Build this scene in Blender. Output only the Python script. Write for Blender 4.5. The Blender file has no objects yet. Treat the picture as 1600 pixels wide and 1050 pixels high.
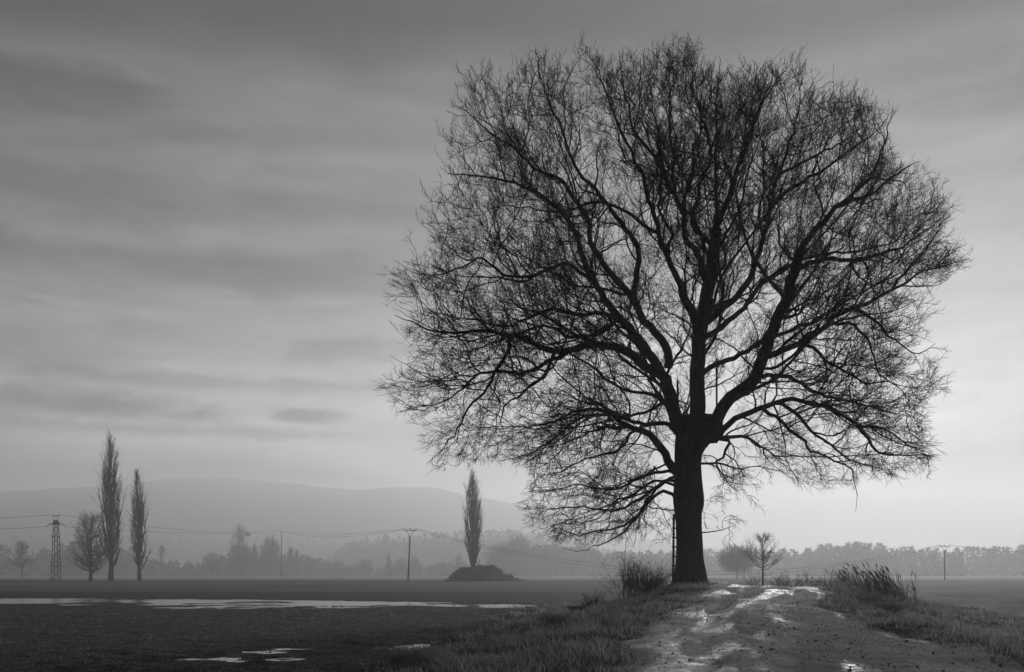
import bpy, math, random
import numpy as np
from mathutils import Vector

# ------------------------------------------------------------------ camera, sky, sun, exposure
SC = bpy.context.scene
COL = SC.collection
F, HZ, CZ = 1590.0, 896.0, 1.7            # focal length and horizon row of the 1600 x 1050 photograph, eye height
cam_d = bpy.data.cameras.new('camera')
cam = bpy.data.objects.new('camera', cam_d); COL.objects.link(cam)
cam.location = (0, 0, CZ); cam.rotation_euler = (math.radians(90), 0, 0)
cam_d.sensor_width = 36; cam_d.lens = 36 * F / 1600
cam_d.shift_y = (HZ - 525) / 1600
cam_d.clip_start = 0.1; cam_d.clip_end = 20000
SC.camera = cam

SUN_AZ, SUN_EL = math.radians(20), math.radians(11)      # azimuth measured from +Y towards +X
sun_dir = Vector((math.sin(SUN_AZ) * math.cos(SUN_EL), math.cos(SUN_AZ) * math.cos(SUN_EL), math.sin(SUN_EL)))
sl = bpy.data.lights.new('sun', 'SUN'); sl.energy = 1.5; sl.angle = math.radians(14); sl.color = (1, 1, 1)
so = bpy.data.objects.new('sun', sl); COL.objects.link(so)
so.rotation_euler = sun_dir.to_track_quat('Z', 'Y').to_euler()

SC.view_settings.view_transform = 'Standard'; SC.view_settings.look = 'None'
SC.view_settings.exposure = 1.05; SC.view_settings.gamma = 1.0; SC.view_settings.use_curve_mapping = False
SC.cycles.use_denoising = True
SC.cycles.max_bounces = 6; SC.cycles.diffuse_bounces = 2; SC.cycles.volume_bounces = 5; SC.cycles.transparent_max_bounces = 8
SC.cycles.volume_step_rate = 1.0

FS = 1.12                 # how much farther the misty background lies than a first flat-ground guess
HAZE = 0.00075
class NT:
    """small helper to write node trees"""
    def __init__(s, tree): s.t = tree; s.n = tree.nodes; s.n.clear()
    def add(s, typ, **kw):
        n = s.n.new(typ)
        for k, v in kw.items():
            if k == 'inp':
                for a, b in v.items():
                    if isinstance(b, bpy.types.NodeSocket): s.t.links.new(b, n.inputs[a])
                    else: n.inputs[a].default_value = b
            else: setattr(n, k, v)
        return n
    def math(s, op, a, b=None, c=None, clamp=False):
        inp = {0: a}
        if b is not None: inp[1] = b
        if c is not None: inp[2] = c
        return s.add('ShaderNodeMath', operation=op, use_clamp=clamp, inp=inp).outputs[0]
    def noise(s, vec, scale, detail=4, rough=.5, dist=0):
        return s.add('ShaderNodeTexNoise', inp={'Vector': vec, 'Scale': scale, 'Detail': detail, 'Roughness': rough, 'Distortion': dist}).outputs['Fac']
    def scale(s, vec, v):
        return s.add('ShaderNodeVectorMath', operation='MULTIPLY', inp={0: vec, 1: v}).outputs[0]
    def maprange(s, x, a, b, c, d, smooth=False):
        return s.add('ShaderNodeMapRange', interpolation_type='SMOOTHSTEP' if smooth else 'LINEAR',
                     inp={0: x, 1: a, 2: b, 3: c, 4: d}).outputs[0]
    def ramp(s, x, stops):
        r = s.add('ShaderNodeValToRGB', inp={0: x}); cr = r.color_ramp
        while len(cr.elements) < len(stops): cr.elements.new(.5)
        for e, (p, v) in zip(cr.elements, stops): e.position = p; e.color = (v, v, v, 1)
        return r.outputs[0]
    def mix(s, f, a, b):
        m = s.add('ShaderNodeMix', data_type='FLOAT', inp={0: f, 2: a, 3: b}); return m.outputs[0]

world = bpy.data.worlds.new('World'); SC.world = world; world.use_nodes = True
w = NT(world.node_tree)
gen = w.add('ShaderNodeTexCoord').outputs['Generated']
sky = w.add('ShaderNodeTexSky', sky_type='NISHITA')
sky.sun_disc = False; sky.sun_elevation = SUN_EL; sky.sun_rotation = SUN_AZ
sky.air_density = 1.0; sky.dust_density = 3.0; sky.ozone_density = 1.0
lum = w.add('ShaderNodeRGBToBW', inp={0: sky.outputs[0]}).outputs[0]
sep = w.add('ShaderNodeSeparateXYZ', inp={0: gen})
# layered stratus drawn out sideways: noise squeezed in height
low = w.noise(w.scale(gen, (1.0, 1.0, 4.2)), 1.9, 5, .45, .5)
mid = w.noise(w.scale(gen, (1.0, 1.0, 6.0)), 4.6, 7, .5, .7)
fine = w.noise(w.scale(gen, (1.0, 1.0, 5.0)), 14.0, 6, .55, .4)
cl = w.math('ADD', w.math('MULTIPLY', low, .55), w.math('ADD', w.math('MULTIPLY', mid, .31), w.math('MULTIPLY', fine, .16)))
cover = w.maprange(cl, .38, .62, .42, 1.36)
# the cloud deck thickens overhead and thins towards the horizon
deck = w.ramp(w.math('ADD', sep.outputs[2], w.math('MULTIPLY', w.math('SUBTRACT', low, .5), .18)),
              [(0.0, .05), (.08, .05), (.12, .08), (.16, .26), (.20, .27), (.26, .20), (.34, .145), (.42, .135), (.475, .04), (1.0, .04)])
veil = w.math('ADD', w.math('MULTIPLY', w.math('POWER', w.math('MAXIMUM', lum, .001), .28), 2.9), .4)
val = w.math('MULTIPLY', w.math('MULTIPLY', veil, cover), deck)
# low ragged cloud scraps hanging under the deck
def scrap(x, y, rx, ry, amt, seed, nsc=16):
    d = Vector(((x - 800) / F, 1, (HZ - y) / F)).normalized()
    az = w.math('ARCTAN2', sep.outputs[0], sep.outputs[1])
    a0 = math.atan2(d.x, d.y)
    wob = w.math('MULTIPLY', w.math('SUBTRACT', w.noise(w.scale(gen, (1, 1, 2.2)), nsc + seed, 6, .6, .6), .5), 2.6)
    u = w.math('DIVIDE', w.math('SUBTRACT', az, a0), rx / F)
    v = w.math('DIVIDE', w.math('SUBTRACT', sep.outputs[2], d.z), ry / F)
    r = w.math('SQRT', w.math('ADD', w.math('MULTIPLY', u, u), w.math('MULTIPLY', v, v)))
    return w.maprange(w.math('ADD', r, wob), .2, 1.35, 1 - amt, 1.0, True)
for a in [(195, 634, 150, 20, .78, 0), (478, 650, 50, 10, .75, 3), (70, 130, 170, 34, .42, 5, 9), (560, 545, 150, 20, .48, 7),
          (110, 292, 330, 42, .40, 2, 6), (430, 428, 460, 34, .42, 4, 6), (330, 598, 300, 12, .42, 6, 12), (300, 674, 420, 11, .45, 8, 12), (1250, 640, 260, 13, .40, 9),
          (620, 22, 520, 62, .38, 1, 4), (300, 205, 420, 20, .22, 3, 6), (700, 330, 300, 18, .20, 5, 7), (1420, 60, 300, 60, .20, 2, 4)]:
    val = w.math('MULTIPLY', val, scrap(*a))
bg = w.add('ShaderNodeBackground', inp={'Color': val, 'Strength': 0.1})
w.t.links.new(bg.outputs[0], w.add('ShaderNodeOutputWorld').inputs[0])

# ------------------------------------------------------------------ helpers
rng = np.random.default_rng(7)
def P(x, y, Y):                              # photograph pixel + distance -> point
    return np.array([(x - 800) * Y / F, Y, CZ + (HZ - y) * Y / F])
def mesh_obj(name, v, f, mat, parent=None, smooth=False, kind=None):
    """v (n,3); f list of faces or int array (m,3|4)"""
    me = bpy.data.meshes.new(name)
    v = np.asarray(v, np.float32)
    if isinstance(f, np.ndarray):
        m, k = f.shape
        me.vertices.add(len(v)); me.vertices.foreach_set('co', v.ravel())
        me.loops.add(m * k); me.loops.foreach_set('vertex_index', f.astype(np.int32).ravel())
        me.polygons.add(m); me.polygons.foreach_set('loop_start', np.arange(0, m * k, k, dtype=np.int32))
        me.polygons.foreach_set('loop_total', np.full(m, k, np.int32))
        me.update(calc_edges=True)
    else:
        me.from_pydata([tuple(map(float, p)) for p in v], [], f)
    if smooth: me.polygons.foreach_set('use_smooth', np.ones(len(me.polygons), bool))
    me.materials.append(mat)
    o = bpy.data.objects.new(name, me); COL.objects.link(o)
    if parent: o.parent = parent
    if kind: o['kind'] = kind
    return o
def thing(name, label, cat, loc=(0, 0, 0), group=None):
    o = bpy.data.objects.new(name, None); COL.objects.link(o); o.location = tuple(map(float, loc))
    o.empty_display_size = .2
    return tag(o, label, cat, group)
def tag(o, label, cat, group=None):
    o['label'] = label; o['category'] = cat
    if group: o['group'] = group
    return o
def structure(o): o['kind'] = 'structure'; return o
class MB:
    """collects triangles / quads with vertices; everything as triangles"""
    def __init__(s): s.v = []; s.f = []; s.n = 0
    def put(s, v, f):
        v = np.asarray(v, np.float32).reshape(-1, 3); f = np.asarray(f, np.int64)
        if f.shape[1] == 4: f = np.concatenate([f[:, [0, 1, 2]], f[:, [0, 2, 3]]])
        s.v.append(v); s.f.append(f + s.n); s.n += len(v)
    def box(s, c, size, rot=None):
        v = np.array([[x, y, z] for x in (-.5, .5) for y in (-.5, .5) for z in (-.5, .5)]) * size
        if rot is not None: v = v @ np.asarray(rot).T
        s.put(v + np.asarray(c), [[0, 1, 3, 2], [4, 6, 7, 5], [0, 4, 5, 1], [2, 3, 7, 6], [0, 2, 6, 4], [1, 5, 7, 3]])
    def bar(s, a, b, wd, sides=4, w2=None):
        P_ = np.array([[a, b]], float); R_ = np.array([[wd, w2 if w2 else wd]], float)
        s.tubes(P_, R_, sides, cap=True)
    def tubes(s, Pn, R, sides=4, cap=False):
        v, f = tube_batch(np.asarray(Pn, float), np.asarray(R, float), sides, cap); s.put(v, f)
    def arrays(s):
        return np.concatenate(s.v), np.concatenate(s.f)
    def build(s, name, mat, parent=None, smooth=False, kind=None, origin=None):
        v, f = s.arrays()
        if origin is not None: v = v - np.asarray(origin, np.float32)
        return mesh_obj(name, v, f, mat, parent, smooth, kind)
def unit(a): return a / np.maximum(np.linalg.norm(a, axis=-1, keepdims=True), 1e-9)
def tube_batch(Pn, R, sides=3, cap=False):
    """Pn (N,L,3), R (N,L) -> vertices, triangles/quads of N tubes"""
    N, L, _ = Pn.shape
    T = np.empty_like(Pn)
    T[:, 1:-1] = Pn[:, 2:] - Pn[:, :-2]; T[:, 0] = Pn[:, 1] - Pn[:, 0]; T[:, -1] = Pn[:, -1] - Pn[:, -2]
    T = unit(T)
    m = unit(Pn[:, -1] - Pn[:, 0] + 1e-6)
    ref = np.where(np.abs(m[:, 2:3]) < .8, np.array([[0, 0, 1.]]), np.array([[1., 0, 0]]))
    ref = np.broadcast_to(ref[:, None], T.shape)
    A = unit(np.cross(T, ref)); B = np.cross(T, A)
    an = np.arange(sides) / sides * 2 * np.pi
    ring = A[:, :, None] * np.cos(an)[None, None, :, None] + B[:, :, None] * np.sin(an)[None, None, :, None]
    V = Pn[:, :, None] + ring * R[:, :, None, None]                # N,L,S,3
    idx = np.arange(N * L * sides).reshape(N, L, sides)
    a = idx[:, :-1]; b = idx[:, 1:]
    q = np.stack([a, np.roll(a, -1, 2), np.roll(b, -1, 2), b], -1).reshape(-1, 4)
    f = np.concatenate([q[:, [0, 1, 2]], q[:, [0, 2, 3]]])
    if cap:
        e = []
        for k in range(1, sides - 1):
            e.append(np.stack([idx[:, 0, 0], idx[:, 0, k + 1], idx[:, 0, k]], -1))
            e.append(np.stack([idx[:, -1, 0], idx[:, -1, k], idx[:, -1, k + 1]], -1))
        f = np.concatenate([f] + e)
    return V.reshape(-1, 3), f
def grid_noise(seed, n=64):
    g = np.random.default_rng(seed).random((n, n)) * 2 - 1
    def fn(x, y):
        xi = np.floor(x).astype(int); yi = np.floor(y).astype(int); fx = x - xi; fy = y - yi
        fx = fx * fx * (3 - 2 * fx); fy = fy * fy * (3 - 2 * fy)
        a = g[xi % n, yi % n]; b = g[(xi + 1) % n, yi % n]; c = g[xi % n, (yi + 1) % n]; d = g[(xi + 1) % n, (yi + 1) % n]
        return (a * (1 - fx) + b * fx) * (1 - fy) + (c * (1 - fx) + d * fx) * fy
    return fn
N1, N2, N3, N4 = grid_noise(1), grid_noise(2), grid_noise(3), grid_noise(4)
def fbm(x, y, s, o=4):
    r = 0; a = 1
    for k, fn in zip(range(o), (N1, N2, N3, N4)):
        r = r + a * fn(x / s + 7.3 * k, y / s + 3.1 * k); a *= .5; s *= .47
    return r
def sstep(a, b, x):
    t = np.clip((x - a) / (b - a), 0, 1); return t * t * (3 - 2 * t)

# ------------------------------------------------------------------ materials (the photograph is black and white)
def mat(name, fn):
    m = bpy.data.materials.new(name); m.use_nodes = True
    t = NT(m.node_tree); out = t.add('ShaderNodeOutputMaterial')
    b = t.add('ShaderNodeBsdfPrincipled'); t.t.links.new(b.outputs[0], out.inputs[0])
    b.inputs['Specular IOR Level'].default_value = .25
    fn(t, b); return m
def bump(t, b, h, strength, dist):
    bn = t.add('ShaderNodeBump', inp={'Height': h, 'Strength': strength, 'Distance': dist})
    t.t.links.new(bn.outputs[0], b.inputs['Normal'])
def plain(lo, hi, scale, rough=.85, bmp=.3, stretch=(1, 1, 1), bd=.03):
    def fn(t, b):
        c = t.add('ShaderNodeTexCoord').outputs['Object']
        c = t.scale(c, stretch)
        n = t.noise(c, scale, 6, .6)
        t.t.links.new(t.maprange(n, .3, .7, lo, hi), b.inputs['Base Color'])
        b.inputs['Roughness'].default_value = rough
        if bmp: bump(t, b, n, bmp, bd)
    return fn
M = {}
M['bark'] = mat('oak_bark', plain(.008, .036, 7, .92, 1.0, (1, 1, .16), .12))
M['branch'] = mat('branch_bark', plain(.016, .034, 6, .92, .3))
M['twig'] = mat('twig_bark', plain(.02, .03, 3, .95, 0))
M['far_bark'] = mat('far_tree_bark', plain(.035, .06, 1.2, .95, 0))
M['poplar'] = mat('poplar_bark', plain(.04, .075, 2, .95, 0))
M['wood_far'] = mat('bare_wood', plain(.02, .04, .3, .95, 0))
M['conifer'] = mat('conifer_needles', plain(.015, .03, .8, .95, 0))
M['plank'] = mat('weathered_plank', plain(.012, .045, 14, .85, .4, (.3, 1, 2)))
M['pole'] = mat('wooden_pole', plain(.03, .06, 5, .9, .2, (1, 1, .2)))
M['steel'] = mat('dull_steel', plain(.03, .05, 3, .7, 0))
M['ceramic'] = mat('dark_ceramic', plain(.03, .04, 3, .3, 0))
M['wire'] = mat('weathered_wire', plain(.05, .06, 1, .7, 0))
M['hay'] = mat('old_straw', plain(.035, .10, 1.3, .95, .8))
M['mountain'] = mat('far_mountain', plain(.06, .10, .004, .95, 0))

def leafy(lo, hi, scale):
    """thin blades: light from behind glows through them"""
    def fn(t, b):
        c = t.add('ShaderNodeTexCoord').outputs['Object']
        col = t.maprange(t.noise(c, scale, 5, .6), .3, .7, lo, hi)
        t.t.links.new(col, b.inputs['Base Color']); b.inputs['Roughness'].default_value = .9
        tr = t.add('ShaderNodeBsdfTranslucent', inp={'Color': col})
        mx = t.add('ShaderNodeMixShader', inp={0: .5, 1: b.outputs[0], 2: tr.outputs[0]})
        out = [n for n in t.n if n.type == 'OUTPUT_MATERIAL'][0]; t.t.links.new(mx.outputs[0], out.inputs[0])
    return fn
M['straw'] = mat('dead_grass_straw', leafy(.18, .50, 1.6))
M['straw_dark'] = mat('wet_grass', leafy(.05, .18, 1.6))
M['sprout'] = mat('winter_sprouts', leafy(.08, .36, 1.1))
M['reed'] = mat('dry_reed', plain(.08, .28, 4, .9, 0))
M['tussock'] = mat('bleached_grass', plain(.28, .6, 3, .9, 0))
def ground_fn(t, b):
    pos = t.add('ShaderNodeNewGeometry').outputs['Position']
    s = t.add('ShaderNodeSeparateXYZ', inp={0: pos}); X, Y, Z = s.outputs
    n1 = t.noise(pos, .22, 6, .55); n2 = t.noise(pos, 2.3, 7, .62); n3 = t.noise(pos, 11, 5, .6)
    soil = t.math('MULTIPLY', t.maprange(n2, .35, .66, .018, .13), t.maprange(n3, .33, .66, .25, 1.9))
    grass = t.math('MULTIPLY', t.maprange(n2, .3, .7, .04, .17), t.maprange(n3, .3, .7, .5, 1.5))
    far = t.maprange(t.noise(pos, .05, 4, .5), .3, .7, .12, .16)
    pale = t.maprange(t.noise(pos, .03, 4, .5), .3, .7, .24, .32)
    attr = t.add('ShaderNodeAttribute', attribute_name='cover').outputs['Fac']      # how grassy the ground is
    g = t.math('ADD', attr, t.math('MULTIPLY', t.math('SUBTRACT', n1, .5), .9))
    col = t.mix(t.maprange(g, .30, .62, 0, 1, True), soil, grass)
    yy = t.math('ADD', Y, t.math('MULTIPLY', t.math('SUBTRACT', t.noise(pos, .08, 4, .5), .5), 14))
    col = t.mix(t.maprange(yy, 92, 97, 0, 1), col, far)             # winter crop strip
    col = t.mix(t.maprange(Y, 206, 208, 0, 1), col, t.math('MULTIPLY', soil, .22))           # darker soil strip under the poplars
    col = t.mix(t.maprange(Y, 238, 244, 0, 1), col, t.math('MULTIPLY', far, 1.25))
    col = t.mix(t.maprange(Y, 300, 400, 0, 1), col, pale)           # light field before the wood, pallor of the mist painted in
    t.t.links.new(col, b.inputs['Base Color'])
    t.t.links.new(t.maprange(n1, .4, .6, .85, 1.0), b.inputs['Roughness'])
    b.inputs['Specular IOR Level'].default_value = .06
    bump(t, b, t.math('ADD', n2, t.math('MULTIPLY', n3, .7)), 1.0, .16)
M['ground'] = mat('field_soil_and_grass', ground_fn)

def road_fn(t, b):
    uv = t.add('ShaderNodeUVMap', uv_map='UVMap').outputs[0]        # u across (m), v along (m)
    pos = t.add('ShaderNodeNewGeometry').outputs['Position']
    trk = t.noise(t.scale(uv, (1.3, .13, 1)), 1.0, 5, .55, 1.2)     # drawn out along the wheel tracks
    pat = t.noise(t.scale(uv, (.55, .22, 1)), 1.0, 5, .6, .8)
    grit = t.noise(pos, 16, 6, .7); clod = t.noise(pos, 3.2, 6, .65)
    suv = t.add('ShaderNodeSeparateXYZ', inp={0: uv})
    lft = t.math('MULTIPLY', t.maprange(suv.outputs[0], -1.4, 1.4, .13, -.09), t.maprange(suv.outputs[1], 24, 32, 1, 0))     # gravel was tipped on the left half
    crest = t.math('MULTIPLY', t.maprange(suv.outputs[1], 30, 36, 0, .06), t.maprange(suv.outputs[1], 44, 50, 1, 0))
    au = t.math('ABSOLUTE', t.math('ADD', suv.outputs[0], t.math('MULTIPLY', t.math('SUBTRACT', t.noise(t.scale(uv, (0, .16, 1)), 1.0, 2, .5), .5), 1.0)))
    rutm = t.maprange(t.math('ABSOLUTE', t.math('SUBTRACT', au, 1.15)), .12, .42, 1, 0, True)      # wheel tracks
    crest = t.math('SUBTRACT', crest, t.math('MULTIPLY', rutm, .05))
    dry = t.math('ADD', t.math('ADD', t.math('MULTIPLY', trk, .55), t.math('MULTIPLY', pat, .6)), t.math('ADD', lft, crest))
    pale = t.maprange(dry, .50, .64, 0, 1, True)
    c_mud = t.math('MULTIPLY', t.maprange(clod, .3, .7, .022, .075), t.maprange(grit, .3, .7, .5, 1.5))
    c_gr = t.math('MULTIPLY', t.maprange(clod, .3, .7, .24, .42), t.maprange(grit, .32, .62, .5, 1.15))
    t.t.links.new(t.mix(pale, c_mud, c_gr), b.inputs['Base Color'])
    wet = t.maprange(t.math('ADD', t.noise(t.scale(uv, (.8, .16, 1)), 1.3, 4, .5, .6), t.math('ADD', t.math('MULTIPLY', rutm, .05), t.math('MULTIPLY', t.math('ADD', lft, crest), .75))), .52, .66, 0, 1, True)
    t.t.links.new(t.mix(t.math('MULTIPLY', wet, t.maprange(clod, .35, .6, 1, .35)), .95, .38), b.inputs['Roughness'])
    b.inputs['Specular IOR Level'].default_value = .4
    bump(t, b, t.math('ADD', clod, t.math('MULTIPLY', grit, .7)), 1.0, .07)
M['road'] = mat('muddy_gravel', road_fn)
def water_fn(t, b):
    pos = t.add('ShaderNodeNewGeometry').outputs['Position']
    b.inputs['Base Color'].default_value = (.02, .02, .02, 1); b.inputs['Roughness'].default_value = .12
    b.inputs['Specular IOR Level'].default_value = .5; b.inputs['IOR'].default_value = 1.33
    bump(t, b, t.noise(t.scale(pos, (1, .5, 1)), 2.2, 3, .5), .12, .02)
M['water'] = mat('puddle_water', water_fn)

# ------------------------------------------------------------------ terrain
RY = [-80, 0, 8, 16, 25, 33, 42, 52, 60, 80, 110, 150, 420]
RX = [-14, .8, 2.4, 4.1, 5.9, 7.9, 10.45, 13.0, 14.6, 18.0, 22.4, 29.4, 75]
RZ = [.05, .05, .08, .15, .32, .60, 1.0, .95, .62, .58, .55, .45, 0]
def smooth_interp(xs, ys):
    xs = np.array(xs, float); ys = np.array(ys, float)
    d = np.gradient(ys, xs)
    def fn(x):
        x = np.clip(np.asarray(x, float), xs[0], xs[-1]); i = np.clip(np.searchsorted(xs, x) - 1, 0, len(xs) - 2)
        h = xs[i + 1] - xs[i]; t = (x - xs[i]) / h
        return (2*t**3-3*t**2+1)*ys[i] + (t**3-2*t**2+t)*h*d[i] + (-2*t**3+3*t**2)*ys[i+1] + (t**3-t**2)*h*d[i+1]
    return fn
road_x, road_z = smooth_interp(RY, RX), smooth_interp(RY, RZ)
TX, TY = 8.36, 48.0                                                # the oak
def basin(x, y):
    """1 inside the flooded hollows of the field"""
    yc = np.interp(x, [-60, -19, -16, -8, 0, 1.5], [63, 62, 57.5, 56.5, 55, 54.5])
    hw = np.interp(x, [-60, -22, -16, -8, -3, 0, 1.8], [11, 9.5, 8.5, 7.5, 6, 4, 0.01])
    d = 1 - np.abs(y - yc) / hw + .5 * fbm(x, y, 5, 3)
    big = sstep(0, .8, d)
    d2 = 1 - np.hypot((x + 5.9 - .25 * (y - 21)) / 2.2, (y - 21) / 5.0)
    small = sstep(-.05, .35, d2 * .6 + .35 * fbm(x, y, 1.3, 4) + .55 * fbm(x, y, .45, 3) - .22)
    return big, small
def height(x, y):
    x = np.asarray(x, float); y = np.asarray(y, float)
    u = x - road_x(y); zr = road_z(y)
    wl = np.interp(y, [0, 19, 30, 40, 50, 70, 120], [5.5, 6.2, 7.5, 9, 10.5, 9, 9])
    left = 1 - sstep(2.4, 1, 0) * 0 - sstep(0, 1, (-u - 2.2) / (wl - 2.2))
    right = 1 - sstep(0, 1, (u - 2.6) / np.interp(y, [0, 25, 40, 80], [5, 4.5, 7.0, 8]))
    z = zr * np.where(u < 0, left, right)
    z = z + .16 * np.exp(-((x - TX) ** 2 + (y - TY) ** 2) / 7)
    # raised rough verge on the right of the track, low hump on the left
    near = sstep(10, 20, y) * (1 - sstep(60, 80, y))
    z = z + near * .20 * np.exp(-((u - 4.3) / 1.3) ** 2) + near * .14 * np.exp(-((u + 3.6) / 1.1) ** 2)
    off = sstep(2.0, 3.4, np.abs(u))
    verge = off * (1 - sstep(8, 13, np.abs(u))) * near
    z = z + verge * (.07 * fbm(x, y, 2.2, 4)) + (1 - verge) * .018 * fbm(x, y, 1.1, 4) * sstep(400, 100, y)
    z = z + .10 * fbm(x, y, 60, 2) * sstep(80, 200, np.abs(y)) * 0
    b, s = basin(x, y)
    fld = sstep(4.6, 6.5, -u)
    z = z - fld * (b * .075 + s * .05) + fld * b * .03 * fbm(x, y, 2.5, 3)
    # low step in the ground below the poplars
    z = z + .12 * np.exp(-((y - 207) / 2.5) ** 2) * (u < -20)
    return z
def geo(a, b, n):
    return np.geomspace(a, b, n)
xs = np.concatenate([-geo(26, 2300, 64)[::-1], np.arange(-25.7, 24.8, .34), geo(25, 2300, 64)])
ys = np.concatenate([-geo(3, 190, 22)[::-1], np.arange(-2, 14, .8), np.arange(14, 30, .28), np.arange(30, 80, .42), geo(80.3, 2000, 105)])
gx, gy = np.meshgrid(xs, ys)
gz = height(gx, gy)
ug = gx - road_x(gy)
rib = (ug > -2.1) & (ug < np.interp(gy, [0, 16, 20, 25, 30, 60, 160], [4.0, 3.8, 3.2, 2.2, 2.0, 1.3, 1.2])) & (gy < 158)
gz = np.where(rib, gz - .10, gz)
nx, ny = len(xs), len(ys)
idx = np.arange(nx * ny).reshape(ny, nx)
q = np.stack([idx[:-1, :-1], idx[:-1, 1:], idx[1:, 1:], idx[1:, :-1]], -1).reshape(-1, 4)
ground = structure(mesh_obj('ground', np.stack([gx, gy, gz], -1).reshape(-1, 3), q, M['ground'], smooth=True))
wl_ = np.interp(gy, [0, 19, 30, 40, 50, 70, 120], [5.5, 6.2, 7.5, 9, 10.5, 9, 9])
cover = np.clip(np.where(ug < 0, 1 - sstep(.85, 1.12, -ug / wl_), 1 - sstep(1.0, 1.3, ug / 9)), 0, 1) * .85 + .10
at = ground.data.attributes.new('cover', 'FLOAT', 'POINT'); at.data.foreach_set('value', cover.ravel().astype(np.float32))

# the farm track: its own sheet, ruts pressed in, edges sinking under the verge
sv = np.concatenate([np.arange(-40, 10, 1.0), np.arange(10, 46, .2), np.arange(46, 160, .8)])
su = np.linspace(-3.6, 5.4, 66)
U, S = np.meshgrid(su, sv)
wid = np.where(U < 0, np.interp(S, [0, 16, 25, 45, 60, 160], [2.7, 2.6, 2.35, 2.3, 1.6, 1.5]), np.interp(S, [0, 16, 20, 25, 30, 45, 60, 160], [4.4, 4.3, 3.7, 2.7, 2.4, 2.3, 1.6, 1.5]))
edge = wid + .42 * fbm(S * .7, U * .25, 2.1, 4)
k = U / np.interp(S, [0, 16, 45, 60], [2.6, 2.5, 2.3, 1.6])
prof = .05 * (1 - sstep(.72, 1.1, np.abs(U) / edge)) - .15 * sstep(.9, 1.25, np.abs(U) / edge)
rut = -.085 * np.exp(-((np.abs(k + .05 * np.sin(S * .25)) - .47) / .14) ** 2) * (.75 + .5 * fbm(S, U, 4, 2))
zr_ = height(road_x(S) + U, S) + prof + rut + .016 * fbm(road_x(S) + U, S, .9, 4) + .03
idx = np.arange(U.size).reshape(U.shape)
q = np.stack([idx[:-1, :-1], idx[:-1, 1:], idx[1:, 1:], idx[1:, :-1]], -1).reshape(-1, 4)
road = structure(mesh_obj('road', np.stack([road_x(S) + U, S, zr_], -1).reshape(-1, 3), q, M['road'], smooth=True))
uvl = road.data.uv_layers.new(name='UVMap')
li = np.empty(len(road.data.loops), np.int32); road.data.loops.foreach_get('vertex_index', li)
uvl.data.foreach_set('uv', np.stack([U.ravel()[li], S.ravel()[li]], -1).ravel().astype(np.float32))

# standing water: level sheets, the shore is where the soil rises through them
def sheet(name, x0, x1, y0, y1, z):
    return structure(mesh_obj(name, [(x0, y0, z), (x1, y0, z), (x1, y1, z), (x0, y1, z)], [(0, 1, 2, 3)], M['water']))
sheet('field_puddle', -75, 3, 44, 78, -.034)
sheet('rut_puddle', -11, -2, 15.5, 27, -.050)

# ------------------------------------------------------------------ far mountain and wooded ridge
def ridge(name, pts, Y0, depth, mt, rough, seed, lead=0):
    px = np.array([p[0] for p in pts], float); py = np.array([p[1] for p in pts], float)
    X = (px - 800) * Y0 / F; H = CZ + (HZ - py) * Y0 / F
    xs_ = np.linspace(X[0], X[-1], 220); hs = np.interp(xs_, X, H)
    hs = hs + rough * fbm(xs_, xs_ * 0 + seed, 90 * FS, 4)
    tt = np.array([-1, -.8, -.55, -.3, -.12, 0, .2, .6, 1])
    pf = np.array([-.01, .12, .42, .74, .93, 1, .9, .45, -.01])
    XX = np.repeat(xs_[None], len(tt), 0); YY = Y0 + np.outer(tt, np.full(len(xs_), depth)) + lead
    YY = YY + .12 * depth * fbm(XX, YY, 300, 3) * (np.abs(tt)[:, None] < .95) * (tt != 0)[:, None]
    ZZ = np.outer(pf, hs)
    i = np.arange(XX.size).reshape(XX.shape)
    q = np.stack([i[:-1, :-1], i[:-1, 1:], i[1:, 1:], i[1:, :-1]], -1).reshape(-1, 4)
    o = structure(mesh_obj(name, np.stack([XX, YY, ZZ], -1).reshape(-1, 3), q, mt, smooth=True))
    return lambda x: np.interp(x, xs_, hs)
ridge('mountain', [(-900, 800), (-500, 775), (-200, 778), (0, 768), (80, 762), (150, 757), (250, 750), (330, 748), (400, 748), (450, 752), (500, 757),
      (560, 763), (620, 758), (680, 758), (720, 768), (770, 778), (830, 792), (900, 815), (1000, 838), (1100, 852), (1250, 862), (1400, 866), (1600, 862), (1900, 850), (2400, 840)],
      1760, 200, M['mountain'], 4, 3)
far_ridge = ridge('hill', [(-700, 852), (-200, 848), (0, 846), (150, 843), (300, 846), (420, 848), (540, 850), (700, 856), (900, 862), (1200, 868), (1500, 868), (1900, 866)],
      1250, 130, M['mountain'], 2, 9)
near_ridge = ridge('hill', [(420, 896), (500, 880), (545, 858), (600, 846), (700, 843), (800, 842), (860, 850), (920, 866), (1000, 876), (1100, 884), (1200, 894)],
      980, 110, M['mountain'], 1.0, 5)

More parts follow.
